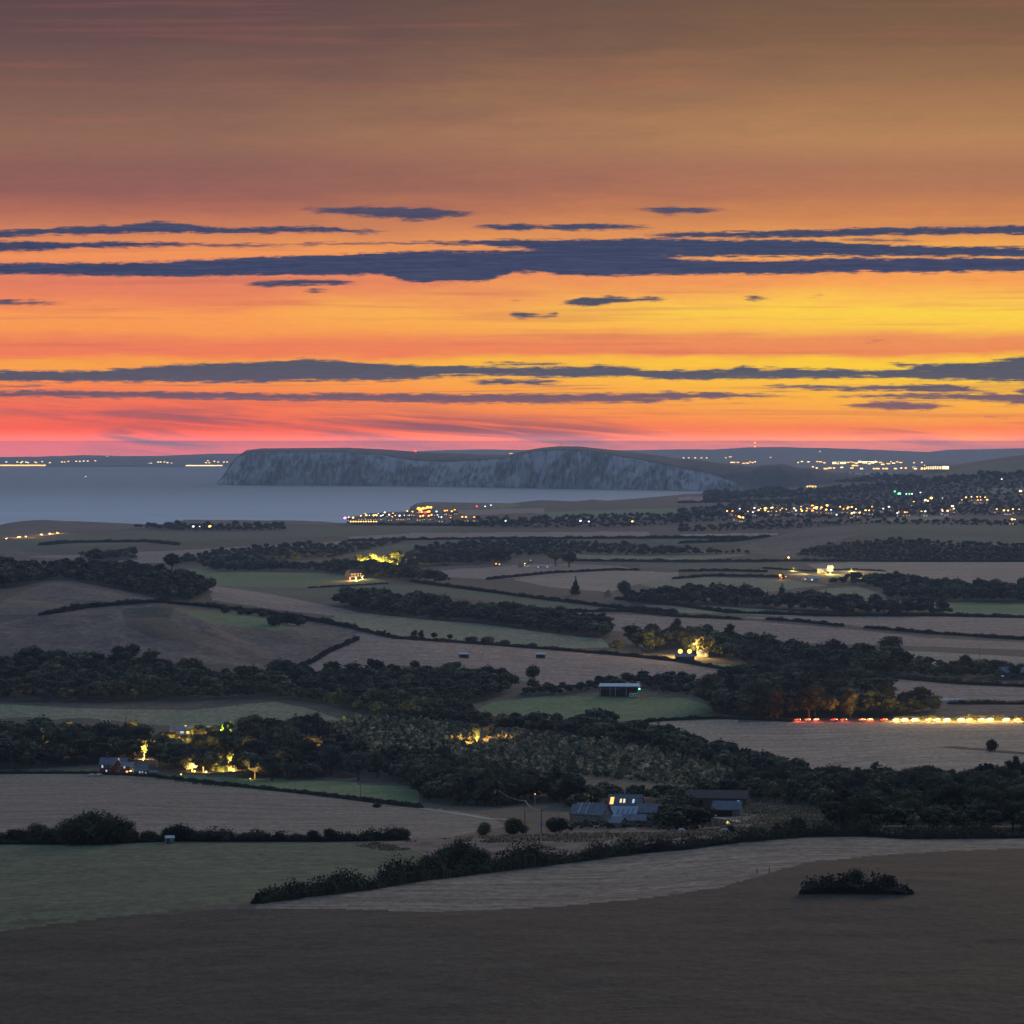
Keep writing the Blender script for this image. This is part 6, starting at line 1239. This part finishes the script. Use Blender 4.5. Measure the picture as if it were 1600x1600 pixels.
lx, ld, lz = strip('coast_road', [(-120,857),(0,843),(50,838),(97,832),(110,831)], 7, ASPH, .3)
strip('grass_margin', [(1478,1166.5),(1540,1172),(1640,1181),(1760,1186)], 13, FM['dark'], .12); strip('farm_track', [(1113,1277),(1130,1279),(1145,1281),(1158,1287)], 3, CONC, .1); strip('yard_track', [(655,1263),(720,1272),(760,1279),(800,1281)], 3.2, CONC, .1); strip('farm_lane', [(1228,890),(1240,893),(1262,898),(1300,903),(1340,905)], 4, CONC, .2)
strip('pale_track', [(1388,1108),(1430,1112),(1455,1107),(1462,1103)], 4, CONC, .15)
PAINTS = [mat('dark_car_paint', (.05, .06, .08), .3, .5), mat('silver_car_paint', (.45, .46, .48), .3, .5), mat('white_car_paint', (.75, .76, .78), .3, .5), mat('red_car_paint', (.35, .04, .03), .3, .5)]
HEADL = emit('headlight', (1, .66, .22), 22, False); TAILL = emit('taillight', (1, .05, .02), 14, False)
def make_car(paint, big=1.0, on=True):
    r = empty('car'); prof = [(-2.2,.35),(-2.2,.85),(-1.9,1.0),(-1.35,1.02),(-.75,1.48),(.95,1.5),(1.7,1.0),(2.15,.9),(2.2,.35)]
    n = len(prof); V = [(a, s * (.86 if b_ < 1.2 else .68), b_) for s in (-1, 1) for a, b_ in prof]
    MB().add(V, [tuple(range(n)), tuple(range(2 * n - 1, n - 1, -1))] + [(i, (i + 1) % n, n + (i + 1) % n, n + i)[::-1] for i in range(n)]).build('body', paint, r)
    for s in (-1, 1): MB().add([(-1.2,s*.80,1.04),(1.45,s*.80,1.04),(.85,s*.705,1.42),(-.7,s*.705,1.42)], [(0,1,2,3) if s < 0 else (3,2,1,0)]).build('side_window', GLASS, r)
    for a in (-1.35, 1.35):
        for s in (-1, 1): MB().tube((a, s*.70, .33), (a, s*.90, .33), .33, .33, 12).build('wheel', RUBBER, r)
    for s in (-1, 1):
        MB().box(-2.26, -2.2, s*.62-.22*big, s*.62+.22*big, .72-.16*big, .72+.16*big).build('headlight', HEADL if on else WHITEP, r); MB().box(2.2, 2.25, s*.62-.18, s*.62+.18, .72-.12, .72+.12).build('taillight', TAILL if on else mat('red_lens', (.4,.02,.02), .3, .5), r)
    return r
# westbound cars show red, eastbound cars show white; each stands on the road
protoc = [make_car(PAINTS[i], 1.6) for i in range(4)]
names = ['first','second','third','fourth','fifth','sixth','seventh','eighth','ninth','tenth','eleventh','twelfth','thirteenth','fourteenth','fifteenth','sixteenth','seventeenth','eighteenth','nineteenth','twentieth']
colors_ = ['dark', 'silver', 'white', 'red']
used = set()
def put_car(i, x, d, z, ang, label, group):
    k = i % 4; src = protoc[k]; c = src if k not in used else copy_tree(src); used.add(k); c.location = (x, d, z); c.rotation_euler = (0, 0, ang); tag(c, label, 'car', group); return c
carx = np.interp(np.linspace(1248, 1610, 18), [1240, 1760], [0, 1]); idx = 0
cpxs = [1246,1262,1275,1303,1318,1347,1359,1381,1400,1413,1429,1452,1464,1479,1501,1515,1534,1547,1572,1590]
for i, px in enumerate(cpxs):
    x, d, z = at(px, 1126.3); j = int(np.argmin(abs(rx - x))); tdir = math.atan2(rd[min(j+1, len(rd)-1)] - rd[j-1], rx[min(j+1, len(rx)-1)] - rx[j-1]); red = px < 1390
    lane = -1.6 if not red else 1.6
    ang = tdir if not red else tdir + math.pi
    # turn the lamps a little towards the viewer, as on the bend of the road
    ang += (R(38) if not red else R(-38 + 180 - 180))
    put_car(i, x, float(rd[j]) + lane, float(rz_[j]), ang if not red else tdir - R(142) + math.pi + math.pi, colors_[i % 4] + ' car, ' + names[i] + ' from the wood end in the line of lit traffic', 'cars on the road by the big wood')
    if not red or i % 2 == 0: light((x, float(rd[j]) + (-3.4), float(rz_[j]) + 2.2), 30000 if not red else 9000, (1, .55, .12) if not red else (1, .12, .05), .4)
for i, px in enumerate([6, 18, 30, 42, 54, 66, 78, 90]):
    x, d, z = at(px, np.interp(px, [0, 50, 97], [843, 838, 832])); j = int(np.argmin(abs(lx - x)))
    c = put_car(i + 20, float(lx[j]), float(ld[j]), float(lz[j]), R(60), colors_[i % 4] + ' car with lamps on, ' + names[i] + ' from the frame edge on the coast road', 'cars on the coast road'); c.scale = (1, 1, 1)
    light((float(lx[j]), float(ld[j]) - 4, float(lz[j]) + 3), 60000, (1, .5, .12), .4)
# parked cars
pk = make_car(PAINTS[2], 1, False); x, d, z = at(144, 1213); pk.location = (x, d, z); pk.rotation_euler = (0, 0, R(10)); tag(pk, 'pale blue white car parked on the drive of the brick house', 'car')
pk2 = copy_tree(pk); x, d, z = at(154, 1213); pk2.location = (x, d + 1, z); tag(pk2, 'second pale car parked closer to the brick house wall', 'car')
pk3 = copy_tree(pk); x, d, z = at(1119, 1276); pk3.location = (x, d, z); pk3.rotation_euler = (0, 0, R(70)); tag(pk3, 'car with pale bonnet parked at the cart shed', 'car')
# ------------------------------------------------------------------ animals
def skin_animal(name, joints, edges, radii, m, label, cat, group, loc, rz, sub=2):
    me = bpy.data.meshes.new(name); me.from_pydata(joints, edges, []); o = bpy.data.objects.new(name, me); link(o)
    md = o.modifiers.new('skin', 'SKIN'); 
    me.skin_vertices.new() if not me.skin_vertices else None
    sv = me.skin_vertices[0].data
    for i, r in enumerate(radii): sv[i].radius = (r, r)
    sv[0].use_root = True
    s = o.modifiers.new('sub', 'SUBSURF'); s.levels = sub; s.render_levels = sub
    dg = bpy.context.evaluated_depsgraph_get(); nm = bpy.data.meshes.new_from_object(o.evaluated_get(dg)); bpy.data.objects.remove(o)
    nm.materials.clear(); nm.materials.append(m); nm.polygons.foreach_set('use_smooth', [True] * len(nm.polygons))
    o = bpy.data.objects.new(name, nm); link(o); o.location = loc; o.rotation_euler = (0, 0, rz); tag(o, label, cat, group); return o
HJ = [(0,0,1.15),(.55,0,1.2),(.85,0,1.35),(-.5,0,1.15),(-.85,0,1.2),   # 0 mid 1 chest 2 withers/neck base 3 belly back 4 rump
      (1.2,0,1.0),(1.5,0,.55),(1.75,0,.3),                            # 5 neck 6 poll 7 muzzle (grazing)
      (.65,.18,.85),(.7,.18,.45),(.66,.18,.06),(.65,-.18,.85),(.58,-.18,.45),(.55,-.18,.06),
      (-.75,.2,.85),(-.92,.2,.5),(-.86,.2,.06),(-.75,-.2,.85),(-.88,-.2,.5),(-.8,-.2,.06),(-1.15,0,1.0),(-1.22,0,.6)]
HE = [(0,1),(1,2),(0,3),(3,4),(2,5),(5,6),(6,7),(1,8),(8,9),(9,10),(1,11),(11,12),(12,13),(4,14),(14,15),(15,16),(4,17),(17,18),(18,19),(4,20),(20,21)]
HR = [.36,.34,.24,.36,.32,.17,.13,.08,.14,.08,.07,.14,.08,.07,.17,.09,.07,.17,.09,.07,.06,.05]
HORSEW = mat('white_coat', (.72, .73, .75), .8, .2); COWD = mat('dark_coat', (.035, .03, .028), .8, .2)
for px, py, rz, l in ((990, 1302, 190, 'white horse grazing in front of the stone farm'), (1066, 1302, 150, 'white horse standing under the dense tree by the meadow edge'), (1131, 1302, 10, 'white horse grazing below the cart shed')):
    x, d, z = at(px, py); skin_animal('horse', HJ, HE, HR, HORSEW, l, 'horse', None, (x, d, z), R(rz))
CJ = [(a * .92, b_ * 1.05, c * .82) for a, b_, c in HJ]; CR = [r * 1.12 for r in HR]
cowp = None
for k, (px, py, rz) in enumerate([(304,1226,0),(320,1228,20),(326,1228,160),(338,1229,10),(347,1230,200)]):
    x, d, z = at(px, py)
    if cowp is None: cowp = skin_animal('cow', CJ, HE, CR, COWD, '', 'cow', None, (x, d, z), R(rz)); c = cowp
    else: c = cowp.copy(); COL.objects.link(c); c.location = (x, d, z); c.rotation_euler = (0, 0, R(rz))
    tag(c, ['dark cow standing apart nearest the lit lamp on the green strip', 'dark cow at the start of the small group on the green strip', 'dark cow second in the group on the green strip', 'biggest looking dark cow in the middle of the group', 'dark cow at the far end of the group on the green strip'][k], 'cow', 'cows on the green strip'); c.scale = (1.15,) * 3
# small tent-like lamp by the paddock, white cover on the farm
x, d, z = at(1137, 1288); tn = tag(MB().add([(-.9,-.9,0),(.9,-.9,0),(.9,.9,0),(-.9,.9,0),(0,0,1.4)], [(0,1,4),(1,2,4),(2,3,4),(3,0,4),(3,2,1,0)]).build('tent', emit('yellow_canvas_glow', (1,.85,.25), 1.0, False)), 'tiny glowing yellow tent in the farm paddock', 'tent'); tn.location = (x, d, z)
# polytunnel, white long
x, d, z = at(1483, 1096); pt = empty('polytunnel', (x, d, z), R(-3)); tag(pt, 'long white polytunnel in the roadside field beyond the spinney', 'polytunnel')
V = []; nn = 9
for a in (-12, 12):
    for i in range(nn): t_ = math.pi * i / (nn - 1); V.append((a, -2.6 * math.cos(t_), 2.2 * math.sin(t_)))
MB().add(V, [(i, i + 1, nn + i + 1, nn + i) for i in range(nn - 1)] + [tuple(range(nn - 1, -1, -1)), tuple(range(nn, 2 * nn))]).build('cover', WHITEP, pt)
for a in (-11, -5.5, 0, 5.5, 11):
    hp = MB()
    for i in range(nn - 1): t0 = math.pi * i / (nn - 1); t1_ = math.pi * (i + 1) / (nn - 1); hp.tube((a, -2.68 * math.cos(t0), 2.28 * math.sin(t0)), (a, -2.68 * math.cos(t1_), 2.28 * math.sin(t1_)), .06, .06, 5)
    hp.build('hoop', DARK, pt)
# boat at sea
dd_ = CAM_H / -pix_ray(134, 747)[1]; bt = empty('fishing_boat', (float(pix_ray(134, 747)[0] * dd_), float(dd_), 0)); tag(bt, 'tiny fishing boat with one white light far out on the sea', 'boat')
MB().add([(-7,-2,2),(6,-2.2,2),(10,0,3),(6,2.2,2),(-7,2,2),(-6,-1.4,-.5),(5,-1.4,-.5),(8,0,-.5),(5,1.4,-.5),(-6,1.4,-.5)], [(0,1,2,3,4),(0,5,6,1),(1,6,7,2),(2,7,8,3),(3,8,9,4),(4,9,5,0)]).build('hull', WHITEP, bt)
MB().box(-4, 0, -1.3, 1.3, 2.003, 5).build('wheelhouse', WHITEP, bt); MB().tube((0,0,4.9),(0,0,9),.15).build('pole', METAL, bt); m = MB(); V = ICV2 * 2.4 + [0, 0, 9]; m.add([tuple(v) for v in V], [tuple(int(i) for i in f) for f in ICF2]); m.build('masthead_light', LAMPC, bt, True)

# ------------------------------------------------------------------ villages: houses and street lamps as individuals
def village_house(k):
    wl = [CREAM, BRICK, STONE, WHITEP][k]; r = empty('village_house'); w, dp, hw, hr = [(12, 8, 5, 3.2), (10, 8, 5, 3.4), (14, 8, 3.2, 2.8), (9, 9, 5, 3.6)][k]
    wall_gable(MB(), w, dp, hw, hr).build('wall', wl, r); ro = roof_gable(MB(), w, dp, hw, hr).build('roof', [SLATE, TILE, SLATE, TILE][k], r)
    MB().box(w/2-1.6, w/2-.6, -.4, .4, hw+hr-.6, hw+hr+1.3).build('chimney', BRICK, ro)
    for a in ((-w/4, w/4) if k != 3 else (0,)): window(r, a, -dp/2, 1.9, 2.0, 1.7, [LIT, LITW, LIT, LIT][k], '-y')
    if k in (0, 1): window(r, -w/4, -dp/2, 4.1, 1.5, 1.0, [LITW, GLASS][k], '-y')
    return r
VH_ = [village_house(k) for k in range(4)]; vused = set()
def put_house(rg, px, py, lab, grp):
    x, d, z = at(px, py); k = int(rg.integers(4)); o = VH_[k] if k not in vused else copy_tree(VH_[k]); vused.add(k)
    o.location = (x, d, z); o.rotation_euler = (0, 0, rg.uniform(-.7, .7)); tag(o, lab, 'house', grp); return o
def street(): 
    r = empty('street_lamp'); MB().tube((0,0,-1),(0,0,9),.2,.12).build('pole', METAL, r); MB().box(-.1,.1,-1.2,.05,9,9.15).build('lamp_arm', METAL, r)
    m = MB(); V = ICV * [1.7, 1.1, 1.2] + [0, -1.2, 9.4]; m.add([tuple(v) for v in V], [tuple(int(i) for i in f) for f in ICF]); h_ = m.build('lamp_head', LAMPY, r, True); return r
SL = {}
def lamp_variant(mt, s):
    key = (mt.name, s)
    if key not in SL:
        r = street(); h_ = [k for k in r.children if k.name.startswith('lamp_head')][0]; h_.data.materials.clear(); h_.data.materials.append(mt)
        V = np.array([v.co[:] for v in h_.data.vertices]); c0 = V.mean(0); h_.data.vertices.foreach_set('co', ((V - c0) * s + c0 + [0, 0, s * .4]).astype(np.float32).ravel()); SL[key] = [r, False]
    it_ = SL[key]
    if not it_[1]: it_[1] = True; return it_[0]
    return copy_tree(it_[0])
def put_lamp(px, py, mt, s, lab, grp):
    x, d, z = at(px, py); o = lamp_variant(mt, s); o.location = (x, d, z); tag(o, lab, 'street lamp', grp); return o
# main village strip on the right: hand placed clusters
rgv = np.random.default_rng(12)
VW = ['white-render gabled', 'red brick', 'low stone', 'square white']
def vpos(px, py, arr):
    A0 = np.array(arr, float); t = (A0[:, 0] < px).mean(); q = (A0[:, 1] < py).mean(); return place_words(t) + ', ' + ('uphill side' if q < .34 else 'centre line' if q < .67 else 'downhill side')
for i, (px, py) in enumerate(VIL): o = put_house(rgv, px, py + 1.0, 'x', 'far slope village houses'); o['label'] = 'small house ' + vpos(px, py, VIL) + ' of the long village on the far slope'
for i, (px, py) in enumerate(VIL):
    m_ = LAMPY if rgv.random() < .72 else (LAMPC if rgv.random() < .5 else LAMPO); put_lamp(px + rgv.uniform(-3, 3), py + rgv.uniform(-.5, 1.0), m_, float(rgv.choice([.9, 1.3, 1.7])), {LAMPY.name: 'amber', LAMPC.name: 'cool white', LAMPO.name: 'orange'}[m_.name] + ' lamp ' + vpos(px, py, VIL) + ' of the far slope village', 'far slope village lamps')
for px, py, m_, s, l in [(1196,801,LAMPW,3.0,'brightest white lamp of the far slope village'),(1292,796,LAMPY,2.6,'large amber lamp near the right end of the village strip'),(1276,799,LAMPY,2.6,'large yellow lamp among the middle of the village strip'),(1405,777,LAMPG,3,'bright green lamp on the wooded slope above the village'),(1398,773,LAMPG,1.6,'dim green lamp uphill of the bright green lamp'),(1421,777,LAMPG,1.3,'small green lamp between two white ones'),(1455,784,LAMPY,2.8,'yellow lamp alone on the wooded slope'),(1594,773,LAMPY,2.4,'amber lamp high on the slope at the frame edge'),(1416,777,LAMPC,1.6,'white lamp beside the small green lamp'),(1425,777,LAMPC,1.6,'white lamp past the small green lamp'),(1438,775,LAMPC,1.6,'cool white lamp among the slope woods'),(1446,787,LAMPC,2,'cool white lamp below the yellow lamp'),(1489,797,LAMPC,1.5,'white lamp between village clusters'),(1389,798,LAMPC,1.7,'white lamp at the edge of the village strip'),(1402,808,LAMPC,1.4,'white lamp low by the pale village field'),(1307,811,LAMPC,1.3,'white lamp just above the brown hill'),(1380,801,LAMPC,1.3,'small white lamp right of the village strip'),(1565,754,LAMPC,1.6,'white lamp near the top of the ridge pasture')]:
    put_lamp(px, py, m_, s, l, None)
# seaside village on the low headland
for i, (px, py) in enumerate(SEA): put_house(rgv, px, py + 1.2, 'small house ' + vpos(px, py, SEA) + ' of the seaside village', 'seaside village houses')
for i, (px, py) in enumerate(SEA):
    m_ = LAMPO if 650 < px < 678 or px > 695 else (LAMPY if rgv.random() < .65 else LAMPC); put_lamp(px + rgv.uniform(-2, 2), py + rgv.uniform(-.4, .8), m_, 1.5 if 650 < px < 678 else float(rgv.choice([.8, 1.2, 1.5])), {LAMPY.name: 'amber', LAMPC.name: 'cool white', LAMPO.name: 'orange'}[m_.name] + ' lamp ' + vpos(px, py, SEA) + ' of the seaside village', 'seaside village lamps')
for px in np.linspace(548, 588, 11): put_lamp(px, 822, LAMPY, 1.1, 'lamp in the low row along the road below the seaside village', 'low row of road lamps')
put_lamp(539, 815.5, LAMPP, 2.4, 'violet lamp at the very tip of the seaside village', None)
for px, py, m_, s in [(654,801,LAMPO,3),(661,801,LAMPO,3),(668,799,LAMPO,3),(673,799,LAMPO,2.6),(657,804,LAMPO,2.6),(665,807,LAMPR,2.2),(670,806,LAMPO,2.4),(656,806,LAMPR,2.0)]: put_lamp(px, py, m_, s, 'strong orange red lamp in the brightest heart of the seaside village', 'orange heart of the seaside village')
for px, py, m_, s, l in [(745,797,LAMPR,1.4,'small red lamp on the coast lane'),(758,797,LAMPC,1.2,'white lamp on the coast lane'),(767,795,LAMPC,1.2,'white lamp where the lit bank begins'),(790,821,LAMPC,1.2,'cool lamp in the dark hamlet on the low land'),(907,821,LAMPC,1.6,'white lamp among the bay fields'),(920,822,LAMPC,1.2,'dim white lamp beside the one in the bay fields'),(988,822,LAMPY,1.6,'amber lamp alone by the bay woods'),(302,830,LAMPC,1.6,'white lamp in front of the shelter belt'),(312,830,LAMPC,.9,'faint lamp between two others at the shelter belt'),(328,830,LAMPY,2,'yellow lamp at the end of the shelter belt'),(1214,760,LAMPY,2,'lamp by the bay hotel')]: put_lamp(px, py, m_, s, l, None)
# big glowing clusters on the saddle by the bay
for px, py, w_, l in [(1215,762,34,'long glowing hotel on the saddle behind the bay'),(1264,764,26,'glowing house group further along the saddle')]:
    x, d, z = at(px, py); r = empty('lit_hotel', (x, d - 120, z + 6)); tag(r, l, 'hotel'); wall_gable(MB(), w_, 12, 9, 4).build('wall', CREAM, r); roof_gable(MB(), w_, 12, 9, 4).build('roof', SLATE, r)
    for zz in (2.6, 6.4):
        for a in np.arange(-w_/2 + 2.5, w_/2 - 1, 4): window(r, a, -6, zz, 2.8, 2.2, LIT, '-y')
    for a in (-w_/2-2, -w_/6, w_/6, w_/2+2): m = MB(); V = ICV2 * 2.6 + [a, -9, 4]; m.add([tuple(v) for v in V], [tuple(int(i) for i in f) for f in ICF2]); m.build('wall_lamp', LAMPW, r, True)
# mainland lights: floodlit buildings with a bright front each
def far_building(mt, w_, h_):
    r = empty('mainland_building'); MB().box(-w_, w_, -9, 9, -8, h_).add([(-w_-2,-11,h_),(w_+2,-11,h_),(w_+2,11,h_),(-w_-2,11,h_),(-w_,0,h_+5),(w_,0,h_+5)], [(0,1,5,4),(2,3,4,5),(1,2,5),(3,0,4)]).build('wall', CONC, r)
    MB().box(-w_*.85, w_*.85, -9.6, -9.01, h_*.25, h_*.85).build('lit_front', mt, r); return r
FB = {}
FWH = emit('harbour_white', (1, .74, .36), 3.2, False); FAM = emit('harbour_amber', (1, .52, .14), 3.4, False); FBR = emit('harbour_bright', (1, .80, .30), 5, False)
def put_far(px, py, mt, w_, h_, lab, grp, dist=None):
    key = (mt.name, w_, h_)
    if key not in FB: FB[key] = [far_building(mt, w_, h_), False]
    o = FB[key][0] if not FB[key][1] else copy_tree(FB[key][0]); FB[key][1] = True
    if dist is None: x, d, z = at(px, py)
    else: u, s = pix_ray(px, py); d = dist; x = float(u * d); z = float(CAM_H + s * d) - h_ / 2
    if dist is not None: z = max(z, 2.0)
    o.location = (x, d, z); tag(o, lab, 'building', grp); return o
rgf = np.random.default_rng(8)
NE = [(1134,716.5),(1141,715),(1143,724),(1146,724),(1153,724),(1162,725.5),(1168,725),(1172,723),(1176,724),(1180,723),(1204,716),(1247,724),(1253,722.5),(1263,723),(1282,723),(1288,724.5),(1277,722.5),(1281,706.5),(1303,725),(1309,726),(1315,723),(1320,724.5),(1325,724),(1330,723),(1334,724),(1338,725),(1349,724),(1356,723),(1358,726),(1270,731),(1276,733),(1290,734),(1296,733),(1303,733),(1315,732),(1333,729),(1338,729),(1331,733),(1346,734),(1366,734),(1371,734),(1380,734),(1385,734),(1399,734),(1408,733),(1415,733),(1428,732),(1430,734),(1446,729),(1441,735),(1447,735),(1370,723),(1376,724),(1379,727),(1388,726),(1392,723),(1396,725),(1402,723),(1407,724),(1428,724.5),(1440,724)]
for px, py in NE: put_far(px, py, FAM if rgf.random() < .5 else FWH, 8 + 4 * int(rgf.integers(3)), 14, 'lit building among the mainland harbour lights beyond the saddle', 'mainland harbour lights')
for px, py in [(1305,726),(1311,725),(1317,726),(1345,724),(1351,725),(1357,724),(1362,725),(1365,724),(1360,723)]: put_far(px, py, FBR, 26, 24, 'dazzling dock building in the brightest part of the mainland harbour', 'mainland docks')
for px in np.linspace(1452, 1477, 10): put_far(px, 735, FWH, 14, 18, 'lit quay building in the bright row at the end of the harbour', 'mainland quay row')
for px in np.linspace(2, 70, 20): put_far(px, 728.0, FAM, 11, 17, 'lit seafront building in the amber row at the left end of the far shore', 'far seafront row', 35300)
for px in np.linspace(292, 346, 17): put_far(px, 728.8, FWH, 10, 14, 'lit promenade building in the pale row beside the headland tip', 'promenade row', 35300)
for px, py in [(10,722),(27,722),(33,723),(35,721.5),(41,722),(44,723),(55,722),(57,723),(66,721.5),(78,723),(97,722),(101,722),(107,721),(119,721),(125,721),(131,720.5),(137,720.5),(149,720),(149,728.5),(208,728.5),(214,728.5),(219,727.5),(224,725.5),(233,724.5),(236,724),(247,722),(251,722),(257,722),(262,723),(268,724),(270,727.5),(275,727.5),(325,720),(327,723),(335,721),(341,722),(322,723),(350,722),(355,722),(168,713),(358,713.5)]:
    put_far(px, py, FAM if rgf.random() < .4 else FWH, 9, 12, 'scattered lit building above the far seafront', 'far shore lights', 36500 if py > 715 else 46000)
for px in (1068,1076,1086,1096,1104): put_far(px, 715.5, FWH, 9, 12, 'faint light on the coast just over the headland shoulder', 'faint coast lights', 40000)
# ------------------------------------------------------------------ dusk air
hz = MB().box(-8900, 8900, -400, 55900, -31.5, 207).build('haze', None); hz['kind'] = 'stuff'; hz['label'] = 'thin blue grey dusk haze over the whole landscape'
mz = bpy.data.materials.new('haze'); mz.use_nodes = True; t = mz.node_tree; t.nodes.clear()
pv = N(t, 'ShaderNodeVolumePrincipled'); pv.inputs['Color'].default_value = (.56, .75, 1, 1); pv.inputs['Density'].default_value = 2.1e-5; pv.inputs['Anisotropy'].default_value = .1
o = N(t, 'ShaderNodeOutputMaterial'); t.links.new(pv.outputs[0], o.inputs['Volume'])
hz.data.materials.append(mz)
mz.cycles.homogeneous_volume = True if hasattr(mz.cycles, 'homogeneous_volume') else None
